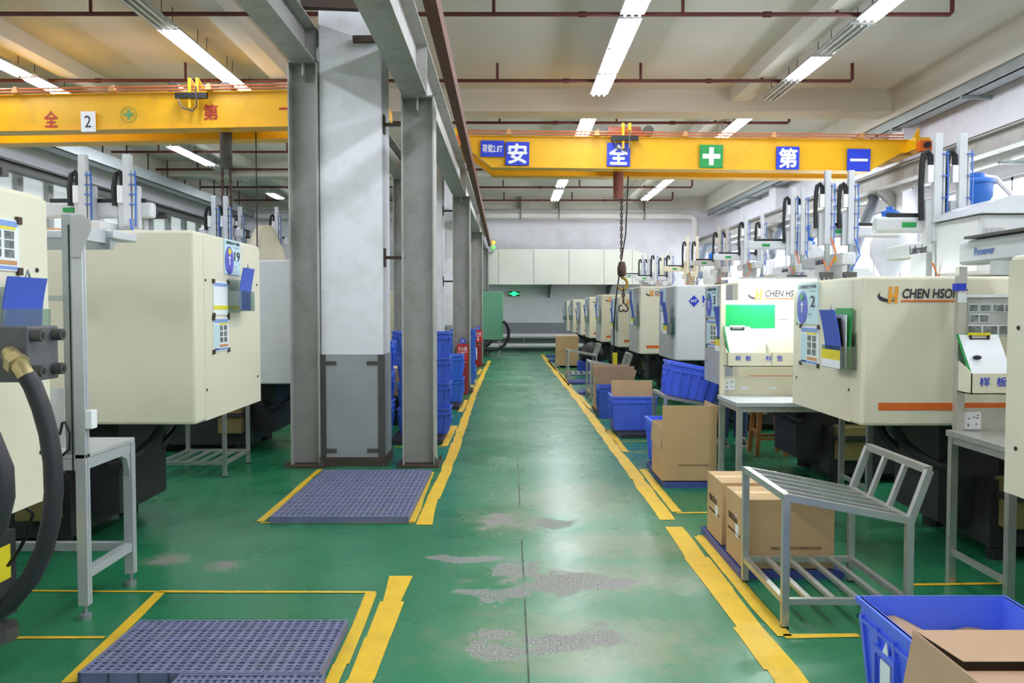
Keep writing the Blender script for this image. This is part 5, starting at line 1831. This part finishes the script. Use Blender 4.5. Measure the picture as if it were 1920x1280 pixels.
def person():
    base = G(1374, 837)
    x, y = base.x, base.y + .1
    t = thing('person', 'person in blue jeans standing behind machine 3, only legs visible', 'person', (x, y, 0))
    me = bpy.data.meshes.new('body')
    J = {'pel': (0, 0, .90, .135), 'waist': (0, -.01, 1.05, .125), 'chest': (0, 0, 1.25, .15), 'sh': (0, 0, 1.38, .1), 'neck': (0, 0, 1.45, .052), 'chin': (0, -.015, 1.52, .062), 'head': (0, 0, 1.6, .085), 'crown': (0, .01, 1.66, .06),
         'hl': (-.09, 0, .84, .095), 'kl': (-.1, -.03, .47, .06), 'al': (-.1, .02, .09, .042), 'tl': (-.11, -.15, .03, .032),
         'hr': (.09, 0, .84, .095), 'kr': (.11, -.01, .47, .06), 'ar': (.12, .05, .09, .042), 'tr': (.14, -.12, .03, .032),
         'sl': (-.18, 0, 1.36, .062), 'el': (-.23, .02, 1.08, .045), 'wl': (-.22, -.16, .95, .033), 'ml': (-.21, -.24, .94, .032),
         'sr': (.18, 0, 1.36, .062), 'er': (.23, .02, 1.08, .045), 'wr': (.22, -.16, .95, .033), 'mr': (.21, -.24, .94, .032)}
    E_ = [('pel', 'waist'), ('waist', 'chest'), ('chest', 'sh'), ('sh', 'neck'), ('neck', 'chin'), ('chin', 'head'), ('head', 'crown'), ('pel', 'hl'), ('hl', 'kl'), ('kl', 'al'), ('al', 'tl'), ('pel', 'hr'), ('hr', 'kr'), ('kr', 'ar'), ('ar', 'tr'),
          ('sh', 'sl'), ('sl', 'el'), ('el', 'wl'), ('wl', 'ml'), ('sh', 'sr'), ('sr', 'er'), ('er', 'wr'), ('wr', 'mr')]
    V, EE, R_ = [J[k][:3] for k in J], [], [J[k][3] for k in J]
    ks = list(J)
    EE = [(ks.index(a_), ks.index(b_)) for a_, b_ in E_]
    for s_, m_ in ((-1, 'ml'), (1, 'mr')):          # five fingers on each hand
        hx, hy, hz = J[m_][:3]
        for k in range(4):
            b_ = len(V)
            dx = (k - 1.5) * .018
            ln = (.06, .07, .075, .058)[k]
            V += [(hx + dx, hy - .03, hz), (hx + dx, hy - .03 - ln * .6, hz - .012), (hx + dx, hy - .03 - ln, hz - .035)]
            R_ += [.01, .009, .007]
            EE += [(ks.index(m_), b_), (b_, b_ + 1), (b_ + 1, b_ + 2)]
        b_ = len(V)
        V += [(hx - s_ * .04, hy + .01, hz - .005), (hx - s_ * .055, hy - .03, hz - .02)]
        R_ += [.012, .008]
        EE += [(ks.index(m_), b_), (b_, b_ + 1)]
    me.from_pydata(V, EE, [])
    o = bpy.data.objects.new('body', me)
    COL.objects.link(o)
    o.parent = t
    ORG[o.name] = ORG[t.name]
    k = o.modifiers.new('skin', 'SKIN')
    for i, r in enumerate(R_):
        me.skin_vertices[0].data[i].radius = (r, r)
    me.skin_vertices[0].data[0].use_root = True
    k = o.modifiers.new('sub', 'SUBSURF')
    k.levels = k.render_levels = 2
    me.materials.append(M['skin'])
    O = Vector((x, y, 0))
    for side, a_ in (('l', -1), ('r', 1)):
        hp, kn, an = (O + Vector(J[q_ + side][:3]) for q_ in 'hka')
        MB().tube([O + Vector((a_ * .06, 0, .93)), hp, kn, an + Vector((0, 0, .0))], [.12, .115, .085, .075], 12).build('trouser_leg', 'jeans', t, smooth=True)
        sh = MB().ball(an + Vector((0, -.08, -.045)), .06, (.8, 2.1, .75)).build('shoe', 'shoe', t, smooth=True)
        MB().bx(an.x - .048, an.x + .048, an.y - .2, an.y + .05, 0, .022).build('shoe_sole', 'sole', sh)
        MB().tube([O + Vector((a_ * .14, 0, 1.37)), O + Vector(J['s' + side][:3]), O + Vector(J['e' + side][:3]), O + Vector(J['w' + side][:3])], [.08, .078, .062, .05], 10).build('sleeve', 'shirt', t, smooth=True)
    MB().lathe((x, y, 0), [(.15, .88), (.155, .98), (.15, 1.08), (.17, 1.25), (.15, 1.36), (.07, 1.43)], 16).build('shirt', 'shirt', t, smooth=True)
    MB().ball((x, y + .015, 1.63), .1, (.95, 1.0, .8), 14).build('hair', 'hair', t, smooth=True)
    g = MB().ball((x, y - .1, 1.58), .014, (.8, 1, 1.4), 8)
    g.build('nose', 'skin', t, smooth=True)
    g = MB()
    for a_ in (-.03, .03):
        g.ball((x + a_, y - .083, 1.605), .009, n=8)
    g.build('eyes', 'hair', t)


person()
# wall light-coloured things at the far left
tag(MB().bx(-3.2, -2.75, 5.35, 5.9, 2.03, 2.05).build('cover_lid', 'tan', bevel=.005), 'tan lid lying on top of machine 19', 'lid')
t = thing('feed_hopper', 'cream tapered feed hopper deep in the left bay', 'hopper', (-3.8, 13.2, 1.9))
p = U(490, 450, 13.0)
MB().lathe((p.x, 13.2, 1.9), [(.1, 0), (.32, .35), (.3, .5), (.2, .78), (.12, .92)], 14).build('hopper_body', 'cream', t, smooth=True)
MB().bx(p.x - .45, p.x + .1, 12.9, 13.4, 1.9, 2.35).build('barrel_cover', 'cream', t, bevel=.03)
